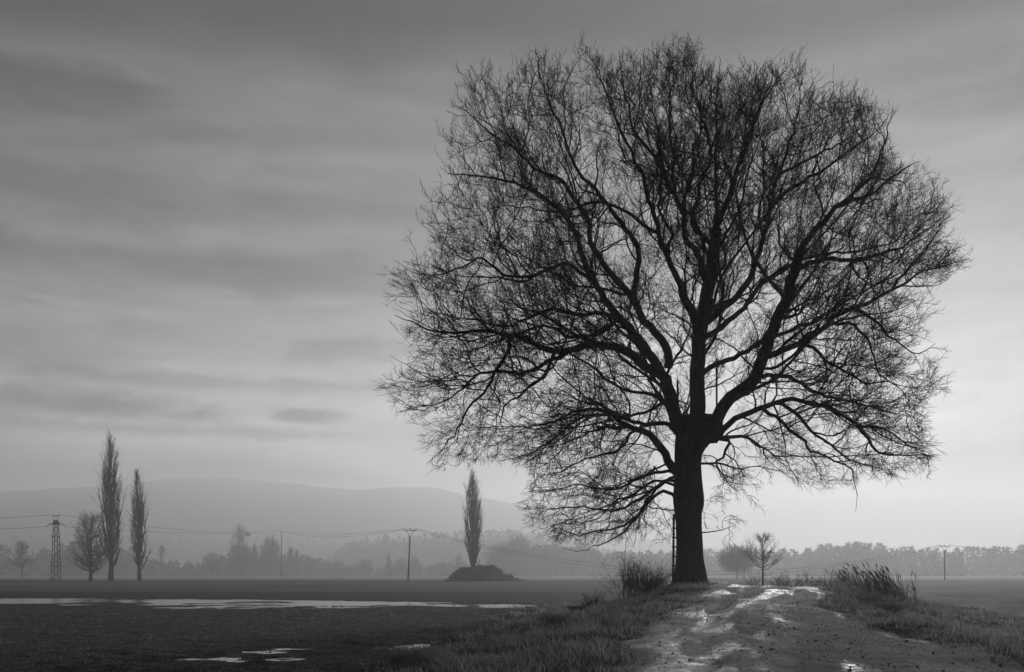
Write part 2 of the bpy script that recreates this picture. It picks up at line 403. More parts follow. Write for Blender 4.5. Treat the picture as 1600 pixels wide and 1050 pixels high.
# ------------------------------------------------------------------ bare trees
def shoots(Pn, R, per, length, ang, up, K, rg, s0=.25, s1=1.0, rfac=.6, rmin=.004, wob=.12, tip=.35, droop=0.0, out=None):
    """side shoots from N polylines (N,L,3): `per` each; returns (N*per,K,3), radii"""
    N, L, _ = Pn.shape
    s = rg.uniform(s0, s1, (N, per)) * (L - 1)
    i = np.clip(s.astype(int), 0, L - 2); fr = (s - i)[..., None]
    n = np.arange(N)[:, None]
    a, b = Pn[n, i], Pn[n, i + 1]
    base = (a * (1 - fr) + b * fr).reshape(-1, 3); tan = unit(b - a).reshape(-1, 3)
    r0 = (R[n, i] * (1 - fr[..., 0]) + R[n, i + 1] * fr[..., 0]).reshape(-1)
    rnd = unit(rg.normal(size=base.shape)); perp = unit(rnd - (rnd * tan).sum(1, keepdims=True) * tan)
    if out is not None: perp = unit(perp + out * unit(base - np.array([0, 0, 0])))
    th = np.radians(rg.uniform(ang[0], ang[1], len(base)))[:, None]
    d = unit(tan * np.cos(th) + perp * np.sin(th))
    ln = (length * (np.ones((N, per)) if np.ndim(length) == 0 else 1) * rg.uniform(.55, 1.25, (N, per))).reshape(-1)
    pts = [base]; cur = base
    for k in range(1, K):
        d = unit(d + np.array([0, 0, up * (1 if k > 1 else .4) - droop]) + wob * rg.normal(size=d.shape))
        cur = cur + d * (ln / (K - 1))[:, None]; pts.append(cur)
    rr = np.maximum(r0 * rfac, rmin)
    taper = np.linspace(1, tip, K)
    return np.stack(pts, 1), rr[:, None] * taper[None]

def bare_tree(H, R, prof, h0, n1, n2, n3, ang0, ang1, r0, rg, pr=.9, pz=1.05, lean=(0, 0), rb=.35, tmin=.012, n4=0, top=.98, dens=1.3, sl=.34, tl=.12, sa=(18, 48), ta=(18, 50), rj=.6):
    """returns (trunk, crown) MBs, base at the origin"""
    t = np.linspace(0, 1, 12)
    wig = np.cumsum(rg.normal(0, .006 * H, (12, 2)), 0) * t[:, None] * .6
    tp = np.stack([wig[:, 0] + lean[0] * t * H, wig[:, 1] + lean[1] * t * H, t * H * top], 1)
    tr = r0 * (1 - t) ** .9 + tmin; tr[0] *= 1.35
    trunk, crown = MB(), MB()
    trunk.tubes(tp[None], tr[None], 7)
    # primaries
    u = np.sort(rg.random(n1) ** dens)
    hs = h0 + (.91 - h0) * u
    az = np.arange(n1) * 2.39996 + rg.normal(0, .35, n1)
    ang = np.radians(ang0 + (ang1 - ang0) * (hs - h0) / (1 - h0) + rg.normal(0, 4, n1))
    zs = hs * H * top; re = R * .3 * np.ones(n1)
    for _ in range(6):
        ze = np.minimum(zs + re / np.tan(ang), H * (.90 + .1 * hs)); re = .5 * re + .5 * R * prof(ze / H)
    re = re * rg.uniform(rj, 1.04, n1)
    s = np.linspace(0, 1, 7)
    bx = np.interp(zs, tp[:, 2], tp[:, 0]); by = np.interp(zs, tp[:, 2], tp[:, 1])
    rad = re[:, None] * s ** pr; zz = zs[:, None] + (ze - zs)[:, None] * s ** pz
    aa = az[:, None] + np.cumsum(rg.normal(0, .07, (n1, 7)), 1)
    Pp = np.stack([bx[:, None] + rad * np.cos(aa), by[:, None] + rad * np.sin(aa), zz], -1)
    ln = np.linalg.norm(Pp[:, -1] - Pp[:, 0], axis=1)
    jit = rg.normal(size=Pp.shape) * .018 * ln[:, None, None]; jit[:, 0] = 0
    Pp = Pp + jit
    rt = np.interp(zs, tp[:, 2], tr)
    Rp = np.maximum(rt * rb, tmin * 1.5)[:, None] * np.linspace(1, .22, 7)[None] + tmin * .4
    crown.tubes(Pp, Rp, 4)
    Ps, Rs = shoots(Pp, Rp, n2, ln[:, None] * sl, sa, .14, 5, rg, .18, .97, .6, tmin, .10, .3)
    crown.tubes(Ps, Rs, 3)
    l2 = np.linalg.norm(Ps[:, -1] - Ps[:, 0], axis=1)
    Pt, Rt = shoots(Ps, Rs, n3, np.maximum(l2[:, None] * .5, tl * R), ta, .12, 3, rg, .15, 1, .65, tmin, .12, .4)
    crown.tubes(Pt, Rt, 3)
    if n4:
        Pq, Rq = shoots(Pt, Rt, n4, tl * R * .8, (15, 50), .12, 3, rg, .2, 1, .7, tmin * .8, .15, .5)
        crown.tubes(Pq, Rq, 3)
    return trunk, crown

def place_tree(name, label, cat, base, tc, mt, group=None, rz=0, sc=1):
    t = thing(name, label, cat, base, group); t.rotation_euler.z = rz; t.scale = (sc, sc, sc)
    tc[0].build('trunk', mt, t, True); tc[1].build('crown', mt, t)
    return t

# ---- the great oak: traced limbs, branches grown by space colonisation, twig sprays
OAK = [  # (depth slope, radius px at start, at end, points in photograph pixels)
 ('stem', -.10, 11.5, 9.5, [(1072, 690), (1060, 665), (1053, 640), (1046, 611), (1040, 588)]),
 ('stem', .05, 13, 9, [(1094, 700), (1090, 665), (1090, 640), (1090, 583), (1092, 537), (1093, 507), (1099.5, 476), (1105.6, 446), (1109, 428), (1113, 394), (1115.5, 364.6)]),
 ('stem', -.12, 10.5, 7.5, [(1106, 690), (1118, 662), (1126, 637), (1134, 628.6), (1151.4, 615), (1172, 601), (1184, 585), (1194, 552), (1203, 528), (1212, 500.6), (1224.5, 479), (1233.7, 449), (1243, 415.6), (1251, 391)]),
 ('limb', -.35, 8, 1.2, [(1040, 590), (1025, 582), (1010, 573), (994, 557), (973, 545), (936, 540), (905, 543.5), (880, 548), (862, 547.6), (841, 539), (820, 529), (788, 520), (747, 516), (715, 518), (684, 516), (659, 510), (638, 501), (617, 493)]),
 ('limb', -.5, 3.6, .8, [(893, 546), (862, 562), (838, 575), (815, 581), (770, 580), (748, 583), (735, 593), (720, 606), (700, 622), (668, 632), (630, 634)]),
 ('limb', -.3, 3, .8, [(866, 552), (858, 572), (850, 588), (826, 606), (808, 618), (790, 632), (782, 655), (770, 685)]),
 ('limb', -.55, 3.2, .8, [(800, 526), (788, 560), (778, 570), (772, 585), (763, 604), (747, 621), (734, 633), (726, 644), (717, 665), (700, 690), (684, 707), (667, 723)]),
 ('limb', .1, 8, 2, [(1040, 592), (1032, 583), (1023, 565), (1002, 537), (987, 516), (971, 498), (953, 476), (935, 449), (923, 424), (910, 397), (905, 374), (894, 351), (880, 330), (858, 312), (825, 291), (791, 279), (757, 272), (700, 268)]),
 ('limb', .45, 3.8, .9, [(975, 503), (941, 491), (919.6, 491), (898, 494), (883, 487), (862, 483), (847, 489), (820, 497), (788, 508), (750, 500), (700, 492), (650, 478)]),
 ('limb', -.6, 3.4, .8, [(965, 498), (935, 522), (910, 526), (881, 525), (868, 514), (847, 510), (826, 516), (780, 532), (740, 545), (690, 560)]),
 ('limb', .2, 3.6, .9, [(935, 449), (912, 430), (890, 415), (860, 420), (830, 430), (790, 428), (752, 405), (715, 420), (660, 430), (625, 415)]),
 ('limb', -.3, 2.6, .8, [(845, 425), (815, 440), (785, 433), (760, 432), (712, 432), (690, 425)]),
 ('limb', -.15, 7, 1.6, [(1044, 575), (1046, 560), (1040, 540), (1026, 520), (1011, 503), (1000, 485), (990, 465), (975, 449), (955, 428), (933, 394), (921, 371), (921, 346), (907, 321), (891, 300), (880, 282), (841, 262), (804, 228.5), (765, 200), (720, 165)]),
 ('limb', .15, 5, 1.2, [(992, 470), (991, 456), (994, 430), (998, 406), (994, 387.5), (985, 367), (971, 351), (955, 330), (937, 305), (926, 291), (907, 271), (896, 250), (889, 234), (880, 208), (862, 170), (846, 120), (838, 66)]),
 ('limb', -.25, 6, 1.2, [(1091, 530), (1081, 491), (1066, 461), (1060, 436), (1049, 412.6), (1040, 387.5), (1028.6, 364.6), (1026, 337), (1017, 314), (1008, 289), (1001, 264), (992, 246), (980.6, 223), (969, 202), (955, 165), (942, 125), (925, 78)]),
 ('limb', -.4, 3, .8, [(1028, 364), (1008, 351), (985, 334), (960, 323), (937, 314), (915, 318), (880, 328), (840, 322), (790, 318), (740, 330)]),
 ('limb', .3, 2.6, .8, [(1040, 388), (1049, 371.5), (1040, 348.6), (1031, 332.6), (1030, 303), (1036, 275), (1030, 230), (1022, 180), (1012, 110)]),
 ('limb', .1, 5.5, 1.2, [(1115.5, 366), (1127, 337), (1136, 314), (1145, 287), (1156.7, 252.6), (1166, 223), (1175, 202), (1187, 166), (1207.6, 136), (1233, 111)]),
 ('limb', .4, 3.6, .9, [(1115, 362), (1120, 321), (1118, 296), (1117, 268.6), (1118, 246), (1120, 223), (1122, 160), (1128, 80)]),
 ('limb', -.5, 4, .9, [(1113, 384), (1095, 364.6), (1083.5, 353), (1082, 335), (1090, 310), (1094, 284.6), (1102, 271), (1111, 250), (1106, 205), (1092, 145), (1085, 85)]),
 ('limb', -.2, 5.5, 1.2, [(1106, 446), (1097, 428.6), (1095, 406), (1081, 387.5), (1070, 369), (1067.5, 346), (1063, 328), (1054, 307.5), (1040, 284.6), (1035.5, 266), (1026, 246), (1008, 225), (994, 210), (982, 165), (967, 80)]),
 ('limb', .15, 3, .8, [(1062, 325), (1054, 291.5), (1051.5, 268.6), (1055, 246), (1049, 223), (1047, 202), (1050, 130), (1051, 76)]),
 ('limb', -.45, 3, .8, [(1064, 330), (1070, 305), (1081, 280), (1083.5, 257), (1081, 236.6), (1090, 223), (1093, 205), (1086, 150), (1080, 95)]),
 ('limb', -.1, 5.5, 1.0, [(1251, 391), (1255.5, 383), (1276, 358), (1294, 337), (1310, 321), (1333, 312), (1363, 300.6), (1395, 275), (1440, 245)]),
 ('limb', .2, 3.2, .8, [(1310, 321), (1338, 298), (1363, 271), (1374, 239), (1386, 202), (1393, 168)]),
 ('limb', .15, 6, 1.2, [(1095, 510), (1105.6, 505), (1124, 488), (1145, 470), (1163.5, 446), (1179, 415), (1189, 392), (1198, 360), (1205, 332.6), (1210, 307.5), (1212, 289), (1219, 271), (1228, 246), (1235, 225), (1242, 204.6), (1252, 165), (1258, 110)]),
 ('limb', .35, 2.8, .8, [(1219, 271), (1246, 257), (1269, 246), (1294, 232), (1324, 216), (1350, 190), (1345, 145)]),
 ('limb', -.3, 3.6, .8, [(1208, 318), (1237, 294), (1260, 282), (1287.5, 266), (1310, 250), (1331, 234), (1361, 214), (1392, 178)]),
 ('limb', .5, 5, .9, [(1094, 530), (1105.6, 525), (1124, 513), (1148, 494.5), (1169.6, 470), (1191, 443), (1215, 424), (1245, 408), (1290, 398), (1340, 392), (1400, 375), (1460, 345)]),
 ('limb', .4, 4.5, .9, [(1090, 582), (1102.6, 577), (1124, 567.7), (1148, 558.5), (1169.6, 546), (1194, 531), (1218, 522.5), (1238.7, 516), (1264, 505.7), (1285, 495), (1310, 480), (1350, 455), (1400, 430), (1455, 390)]),
 ('limb', -.35, 5.5, .9, [(1199, 556), (1222, 547.6), (1247, 537), (1268, 522.5), (1285, 514), (1297, 499), (1316, 489), (1337, 480.6), (1358, 474), (1373, 464), (1396, 451), (1417, 441), (1442, 424), (1463, 420), (1484, 413.5), (1515, 405)]),
 ('limb', -.2, 2.6, .7, [(1396, 451), (1402, 437), (1421, 420), (1436, 401), (1452, 384), (1475, 350)]),
 ('limb', -.5, 2.6, .7, [(1297, 499), (1306, 503.6), (1327, 504.7), (1343, 518), (1358, 535), (1366, 562), (1377, 585), (1400, 600), (1440, 605)]),
 ('limb', -.3, 2.8, .7, [(1337, 481), (1350, 489), (1364, 499), (1377, 510), (1385, 524.6), (1400, 531), (1417, 545.5), (1435.6, 552), (1465, 535)]),
 ('limb', -.6, 3.2, .7, [(1247, 537), (1258, 539), (1270, 543), (1285, 558), (1297, 566.5), (1318, 577), (1333.5, 587), (1358, 599.6), (1385, 596), (1430, 625)]),
 ('limb', .3, 4.2, .8, [(1243, 418), (1262, 412), (1285, 408), (1330, 412), (1360, 405), (1420, 380), (1480, 330)]),
 ('limb', -.4, 5.5, .9, [(1115, 690), (1131, 670), (1143, 661), (1160, 649), (1177, 642), (1199, 634), (1217, 627), (1242, 623), (1264, 630.5), (1286, 633), (1309, 645), (1328.5, 656.5), (1351, 669), (1378, 671), (1403, 684), (1427.5, 694), (1455, 690)]),
 ('limb', -.5, 2.8, .7, [(1340, 664), (1358, 689), (1378, 711), (1403, 712), (1440, 711), (1472, 713)]),
 ('limb', -.6, 3.4, .7, [(1210, 629), (1234, 637), (1247, 647), (1257, 661), (1276.5, 679), (1301, 696), (1326, 716), (1358, 728), (1395, 738)]),
 ('limb', -.15, 3.2, .6, [(1190, 637), (1198, 643), (1212, 651.6), (1232, 664), (1244, 681), (1260, 691), (1258, 702), (1276.5, 708.5), (1299, 721), (1326, 731), (1336, 758), (1341, 783), (1338, 800)]),
 ('limb', .3, 3.6, .8, [(1186, 590), (1200, 588), (1229.5, 590), (1262, 604.6), (1291, 619), (1328.5, 627), (1380, 640), (1440, 650)]),
 ('limb', -.25, 8, 5, [(1066, 750), (1048.6, 728), (1038, 709), (1024.6, 690), (1011, 678), (995, 670), (980, 665), (965, 656), (953, 644), (935, 632), (919, 618)]),
 ('limb', -.4, 4, 1.5, [(985, 666), (971, 668), (941, 670), (920, 675), (898, 676)]),
 ('limb', -.7, 4, 1.5, [(1060, 680), (1048.6, 666), (1031, 661), (1014, 661), (997, 663), (975, 655), (945, 648), (905, 655), (860, 690), (820, 715)]),
 ('limb', -.35, 2.6, .7, [(995, 671), (987, 677), (978, 690), (969, 702), (945, 708), (928, 714), (907, 720), (880, 735), (845, 742)]),
 ('limb', .5, 3, .7, [(953, 644), (930, 640), (905, 642), (880, 655), (850, 662), (815, 672), (780, 700)]),
 ('limb', -.3, 2.8, .6, [(1056, 740), (1046, 735), (1030, 736), (1005, 745), (975, 760), (940, 765), (905, 758), (870, 765), (822, 768)]),
 ('limb', -.6, 2.8, .6, [(1054, 752), (1042, 750), (1020, 765), (990, 785), (950, 800), (910, 792), (850, 797), (812, 786)]),
 ('limb', -.4, 3.0, .6, [(1058, 782), (1048, 772), (1035, 768), (1025, 775), (1005, 795), (985, 815), (965, 825), (930, 830), (900, 836), (870, 825), (848, 832)]),
 ('limb', -.8, 2.6, .6, [(1054, 745), (1040, 752), (1022, 768), (1000, 800), (975, 830), (940, 850), (905, 861), (878, 858)]),
 ('limb', .3, 2.4, .6, [(1058, 760), (1045, 755), (1020, 752), (995, 770), (960, 785), (930, 812), (890, 820), (850, 812)]),
 ('limb', .3, 4, .8, [(1110, 690), (1131, 683), (1151, 683), (1160, 680), (1175, 690), (1200, 705), (1230, 725)]),
 ('limb', -.5, 3, .7, [(1120, 685), (1141, 690), (1133, 700), (1129, 712.6), (1116, 722), (1125, 740), (1140, 760), (1155, 770)]),
 ('limb', .6, 2.2, .6, [(1090, 725), (1105, 722), (1125, 725), (1150, 732), (1185, 728), (1220, 735)]),
 ('limb', .5, 1.2, .4, [(1090, 832), (1102, 831), (1118, 829), (1132, 826), (1144, 822), (1154, 812)]),
]
STEP = .36
def resample(pts, Y0, slope, rg):
    p2 = np.array(pts, float)
    d2 = np.concatenate([[0], np.cumsum(np.hypot(*np.diff(p2, axis=0).T))]) * Y0 / F
    Yd = Y0 + slope * d2
    p3 = np.stack([P(x, y, Y) for (x, y), Y in zip(p2, Yd)])
    d = np.concatenate([[0], np.cumsum(np.linalg.norm(np.diff(p3, axis=0), axis=1))])
    n = max(4, int(d[-1] / STEP)); t = np.linspace(0, d[-1], n)
    g = np.gradient(p3, d, axis=0) if len(d) > 2 else np.repeat((p3[1:] - p3[:1]) / d[-1], len(d), 0)
    i = np.clip(np.searchsorted(d, t) - 1, 0, len(d) - 2); h = (d[i + 1] - d[i])[:, None]; s = ((t - d[i]) / (d[i + 1] - d[i]))[:, None]
    out = (2*s**3-3*s**2+1)*p3[i] + (s**3-2*s**2+s)*h*g[i] + (-2*s**3+3*s**2)*p3[i+1] + (s**3-s**2)*h*g[i+1]
    wob = rg.normal(size=out.shape) * .035; wob[0] = 0
    dep = np.cumsum(rg.normal(0, .06, n)); out[:, 1] += dep - dep[0]
    return out + wob
def build_oak():
    rg = np.random.default_rng(21)
    pos, par, rad, own = [], [], [], []
    chains = []
    for kind, slope, r0, r1, pts in OAK:
        if pos:
            # start depth: at the nearest traced node in the picture
            allp = np.array(pos); px = 800 + allp[:, 0] * F / allp[:, 1]; py = HZ - (allp[:, 2] - CZ) * F / allp[:, 1]
            j = int(np.argmin(np.hypot(px - pts[0][0], py - pts[0][1])))
            near = np.hypot(px[j] - pts[0][0], py[j] - pts[0][1]) < 14
            Y0 = allp[j, 1] if near else TY
            pj = j if near else -1
        else: Y0, pj = TY, -1
        c = resample(pts, Y0, slope, rg)
        ids = list(range(len(pos), len(pos) + len(c)))
        tt = np.linspace(0, 1, len(c))
        r1 = r1 * (.35 if kind == 'limb' else 1)
        rr = (r1 + (r0 - r1) * (1 - tt) ** (1.0 if kind == 'limb' else .8)) * TY / F
        for k in range(len(c)):
            pos.append(c[k]); par.append(ids[k - 1] if k else pj); rad.append(rr[k]); own.append(len(chains))
        chains.append((kind, ids))
    nT = len(pos)
    # crown envelope: outline of the crown as a radius around its centre
    poly = np.array([(1052, 845), (1000, 852), (930, 858), (880, 852), (850, 832), (816, 790), (815, 768), (834, 746), (800, 735), (760, 726), (700, 728), (660, 728), (650, 705), (645, 675), (615, 640), (608, 615),
        (612, 575), (622, 545), (606, 490), (616, 465), (626, 420), (646, 380), (656, 330), (660, 262), (686, 225), (670, 192), (694, 175), (710, 155), (765, 102), (835, 70), (922, 78), (965, 82), (1050, 78), (1128, 82),
        (1185, 95), (1250, 110), (1305, 138), (1342, 145), (1385, 170), (1432, 248), (1470, 315), (1492, 365), (1512, 410), (1484, 440), (1468, 480), (1474, 520), (1462, 560), (1472, 590), (1462, 640), (1476, 700), (1450, 735),
        (1385, 748), (1352, 780), (1342, 808), (1328, 780), (1318, 752), (1260, 730), (1215, 738), (1190, 850), (1105, 885)], float)
    cen = np.array([1070., 560.]); pv = poly - cen
    ang = np.arctan2(pv[:, 1], pv[:, 0]); o = np.argsort(ang); ang = ang[o]; prad = np.hypot(pv[:, 0], pv[:, 1])[o]
    af = np.linspace(-np.pi, np.pi, 361); prad = np.interp(af, ang, prad, period=2 * np.pi) * (1.0 + .022 * np.sin(11 * af + 1.3) + .022 * np.sin(19 * af + .4) + .018 * np.sin(37 * af + 2)); ang = af
    def rho(p):
        sh = p.shape[:-1]; p = p.reshape(-1, 3)
        px = 800 + p[:, 0] * F / p[:, 1]; py = HZ - (p[:, 2] - CZ) * F / p[:, 1]
        a = np.arctan2(py - cen[1], px - cen[0]); r2 = np.hypot(px - cen[0], py - cen[1]) / np.interp(a, ang, prad, period=2 * np.pi)
        dep = (p[:, 1] - TY) / np.where(py < 640, 15.5, 14)
        return np.maximum(r2 ** 1.0, np.sqrt(r2 ** 2 * .8 + dep ** 2)).reshape(sh)
    focus = np.array([TX, TY, 8.2])
    def grow(Pn, R, cnt, ln, angs, K, rf, rmin, rmax, s0, s1, steer, wob, up, lim, tip=.3, depth=0, sfun=None):
        """branches from the polylines Pn (N,L,3): cnt[i] on each, steered outward, cut at the crown outline"""
        N_, L, _ = Pn.shape
        i = np.repeat(np.arange(N_), cnt); m = len(i)
        # spread the bases evenly with jitter
        off = np.concatenate([[0], np.cumsum(cnt)])[:-1]
        k = np.arange(m) - off[i]
        s = s0 + (s1 - s0) * (k + rg.random(m)) / cnt[i]
        x = np.clip(s, 0, .999) * (L - 1); j = x.astype(int); fr = (x - j)[:, None]
        a_, b_ = Pn[i, j], Pn[i, j + 1]
        base = a_ * (1 - fr) + b_ * fr; tan = unit(b_ - a_)
        r0 = R[i, j] * (1 - fr[:, 0]) + R[i, j + 1] * fr[:, 0]
        outd = unit(base - focus)
        rnd = unit(rg.normal(size=(m, 3)) * np.array([1, 1 + depth, 1]) + .45 * outd + np.array([0, 0, .15]) * np.sign(base[:, 2:] - 9.5))
        perp = unit(rnd - (rnd * tan).sum(1, keepdims=True) * tan)
        th = np.radians(rg.uniform(angs[0], angs[1], m))[:, None]
        d0 = unit(tan * np.cos(th) + perp * np.sin(th))
        length = ln[i] * rg.uniform(.6, 1.25, m) * (1 - .35 * s)
        seed = rg.normal(size=(K, m, 3)) * wob
        def run(length):
            d = d0; cur = base; pts = [base]
            for q_ in range(1, K):
                of = unit(cur - focus); z = (cur[:, 2] - 8.2) / 12
                tr = np.zeros_like(of); tr[:, 2] = np.where(z < .12, -.10 + .26 * q_ / K, up + .10 * np.clip(z, 0, 1))
                d = unit(d + steer * of + tr * .5 + seed[q_])
                cur = cur + d * (length / (K - 1))[:, None]; pts.append(cur)
            return np.stack(pts, 1)
        pts = run(length)
        rr = rho(pts); inside = (rr < lim * rg.uniform(.93, 1.03, m)[:, None]) & ~((np.hypot(pts[..., 0] - TX, pts[..., 1] - TY) < 1.3) & (pts[..., 2] < 6.5)) & (pts[..., 2] > 2.9)
        first = np.where(inside.all(1), K - 1, np.argmax(~inside, 1) - .3)
        keep = first > .8
        sc_ = np.clip(first / (K - 1), .1, 1)
        pts = run(length * sc_)
        r_b = np.clip(r0 * rf * rg.uniform(.8, 1.2, m), rmin, rmax)
        r_b = np.maximum(r_b * (.45 + .55 * sc_), rmin)
        rad_ = r_b[:, None] * (tip + (1 - tip) * (1 - np.linspace(0, 1, K)) ** .9)[None]
        return pts[keep], rad_[keep]
    def plen(Pn): return np.linalg.norm(np.diff(Pn, axis=1), axis=2).sum(1)
    def counts(Pn, perm, lo=1): return np.maximum((plen(Pn) * perm + rg.random(len(Pn))).astype(int), lo)
    Pn = np.array(pos); R = np.array(rad)
    L = 36
    C1, R1 = [], []
    for kind, ids in chains:
        t0 = np.linspace(0, 1, len(ids)); t1 = np.linspace(0, 1, L)
        C1.append(np.stack([np.interp(t1, t0, Pn[ids, k]) for k in range(3)], 1)); R1.append(np.interp(t1, t0, R[ids]))
    C1 = np.array(C1); R1 = np.array(R1)
    isstem = np.array([k == 'stem' for k, _ in chains]); ln1 = plen(C1)
    big = (R1[:, 0] > 3.5 * TY / F) & (C1[:, 0, 2] > 7.2)
    br_mb, tw = MB(), MB()
    # big limbs that lean towards and away from the viewer, hidden in the outline
    D, RD = grow(C1[big], R1[big], np.where(isstem[big], 7, 4), np.full(big.sum(), 11.0), (50, 85), 18, .50, .038, .090, .25, .92, .055, .15, .02, .97, .14, depth=3.6)
    br_mb.tubes(D, RD, 6)
    # second order
    S1, RS1 = grow(C1, R1, counts(C1, 1.0 * np.where(C1[:, :, 2].mean(1) < 10.5, 1.15, 1.0)), np.clip(ln1 * .5, 1.8, 4.6), (36, 78), 12, .56, .016, .050, .10, .98, .03, .21, .0, 1.0, .2, depth=.6)
    S2, RS2 = grow(D, RD, counts(D, 1.0), np.clip(plen(D) * .5, 1.6, 4.2), (36, 76), 12, .52, .016, .040, .15, .98, .03, .21, .0, 1.0, .2)
    S = np.concatenate([S1, S2]); RS = np.concatenate([RS1, RS2])
    br_mb.tubes(S, RS, 5)
    # third order
    Tn, RT = grow(S, RS, counts(S, 1.55), np.clip(plen(S) * .52, .9, 2.4), (30, 70), 8, .6, .0095, .020, .12, 1.0, .04, .24, .01, 1.01, .3)
    br_mb.tubes(Tn, RT, 4)
    src = [(Tn, RT, 3.2, .90), (S, RS, 1.3, .9), (C1[~isstem], R1[~isstem], .9, .9)]
    F4, R4 = [], []
    for Pq, Rq, perm, ln in src:
        a4, b4 = grow(Pq, Rq, counts(Pq, perm), np.full(len(Pq), ln), (25, 62), 4, .6, .0088, .012, .10, 1.0, .05, .25, .03, 1.03, .45)
        F4.append(a4); R4.append(b4)
    F4 = np.concatenate(F4); R4 = np.concatenate(R4)
    tw.tubes(F4, R4, 3)
    n5 = np.full(len(F4), 6)
    F5, R5 = grow(F4, R4, n5, np.full(len(F4), .38), (20, 62), 2, .75, .0066, .008, .12, 1.0, .05, .2, .07, 1.06, .5)
    tw.tubes(F5, R5, 3)
    STATS = (len(D), len(S), len(Tn), len(F4), len(F5))
    root = thing('oak_tree', 'huge leafless oak with a broad rounded crown beside the farm track', 'tree', P(1078, 917, TY))
    org = np.array(root.location)
    # trunk with root flare, from its outline in the photograph
    prof = [(926, 1038, 1118), (917, 1046, 1110), (910, 1050, 1106), (903, 1053, 1103), (890, 1055, 1101.5), (870, 1057, 1098.5), (850, 1057.5, 1097.5), (825, 1056.5, 1096), (803, 1055, 1096), (790, 1053, 1099),
            (778, 1052, 1099.5), (765, 1053, 1098), (745, 1053.5, 1096), (725, 1054, 1095), (710, 1054, 1097), (698, 1054.5, 1104), (688, 1055, 1115), (678, 1056, 1125), (668, 1057, 1129), (658, 1058, 1128), (650, 1064, 1120)]
    nS = 40; an = np.arange(nS) / nS * 2 * np.pi
    yy = np.array([p[0] for p in prof], float); ll = np.array([p[1] for p in prof]); rr = np.array([p[2] for p in prof])
    yi = np.linspace(926, 650, 60); li_ = np.interp(yi, yy[::-1], ll[::-1]); ri_ = np.interp(yi, yy[::-1], rr[::-1])
    V = []
    for y_, l_, r_ in zip(yi, li_, ri_):
        c = P((l_ + r_) / 2, y_, TY); rx = (r_ - l_) / 2 * TY / F; ry = min(rx, .80 if y_ < 880 else 1.2)
        flare = np.clip((y_ - 860) / 60, 0, 1) ** 2
        ridges = 1 + (.03 + .11 * flare) * np.sin(an * 5 + .7 + .004 * y_) + .03 * np.sin(an * 13 + y_ * .03 + .6 * np.sin(y_ * .07)) + .02 * np.sin(an * 19 - y_ * .05)
        ridges = 1 + (ridges - 1) * np.where(np.abs(np.cos(an)) > .93, .5, 1)
        V.append(np.stack([c[0] + rx * ridges * np.cos(an), c[1] + ry * ridges * np.sin(an), np.full(nS, c[2])], 1))
    V = np.array(V); i = np.arange(V.shape[0] * nS).reshape(-1, nS)
    q = np.stack([i[:-1], np.roll(i[:-1], -1, 1), np.roll(i[1:], -1, 1), i[1:]], -1).reshape(-1, 4)
    v = V.reshape(-1, 3); top = v[-nS:].mean(0) + [0, 0, .1]; v = np.concatenate([v, [top]])
    t3 = np.stack([i[-1], np.roll(i[-1], -1), np.full(nS, len(v) - 1)], -1)
    f = np.concatenate([q[:, [0, 1, 2]], q[:, [0, 2, 3]], t3])
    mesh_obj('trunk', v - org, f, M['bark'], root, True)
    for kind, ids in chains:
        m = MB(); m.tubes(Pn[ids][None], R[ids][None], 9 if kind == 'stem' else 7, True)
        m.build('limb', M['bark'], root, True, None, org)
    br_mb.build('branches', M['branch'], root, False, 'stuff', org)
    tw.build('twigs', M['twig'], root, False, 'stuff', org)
    print('oak', STATS, 'twig tris', sum(len(f) for f in tw.f), 'branch tris', sum(len(f) for f in br_mb.f))
build_oak()


# ---- ladder and shooting platform in the oak
def box_between(m, a, b, w_, h_):
    a, b = Vector(a), Vector(b); d = b - a; q_ = d.to_track_quat('X', 'Z').to_matrix()
    m.box((a + b) / 2, (d.length, w_, h_), np.array(q_))
lad = thing('ladder', 'wooden ladder leaning against the left side of the oak trunk', 'ladder', P(1054, 918, 47.5))
lo = np.array(lad.location)
fA, tA = P(1051.5, 921, 47.25), P(1053, 803, 47.55)          # outer rail
fB, tB = P(1058.0, 921, 47.75), P(1059.0, 803, 47.95)        # rail against the bark
for a_, b_ in ((fA, tA), (fB, tB)):
    m = MB(); box_between(m, a_, b_, .095, .095); m.build('rail', M['plank'], lad, origin=lo)
for k in range(8):
    t_ = .06 + k * .125
    a_, b_ = fA + (tA - fA) * t_, fB + (tB - fB) * t_
    d_ = unit(b_ - a_)
    m = MB(); box_between(m, a_ - d_ * .12, b_ + d_ * .10, .06, .07); m.build('rung', M['plank'], lad, origin=lo)
plat = thing('tree_platform', 'weathered plank lookout platform wedged in the fork of the oak', 'platform', P(1098, 690, 47.1))
po = np.array(plat.location)
for k, (xl, xr, dl, dr) in enumerate([(1072, 1120, 1.5, -2.8), (1069, 1122, .8, -1.2), (1073, 1117, 1.9, -.6), (1070, 1121, .2, .9)]):
    y0 = 652 + k * 9.6
    l_, r_ = P(xl, y0 + dl, 47.12 + .02 * k), P(xr, y0 + dr, 47.04 - .02 * k)
    m = MB(); box_between(m, l_, r_, .03, .19 + .03 * (k % 2)); m.build('plank', M['plank'], plat, origin=po)
for x_, y0, y1, Yd in ((1058.5, 594, 664, 47.2), (1119.5, 560, 690, 47.0), (1074, 645, 692, 47.05), (1117, 643, 692, 46.98)):
    m = MB(); box_between(m, P(x_ + .8, y1, Yd + .06), P(x_, y0, Yd + .06), .075, .075); m.build('post', M['plank'], plat, origin=po)
for k in range(4):
    m = MB(); box_between(m, P(1070, 688 - k * .8, 47.2 + k * .22), P(1118, 686 - k * .8, 47.1 + k * .22), .2, .035); m.build('floor_board', M['plank'], plat, origin=po)

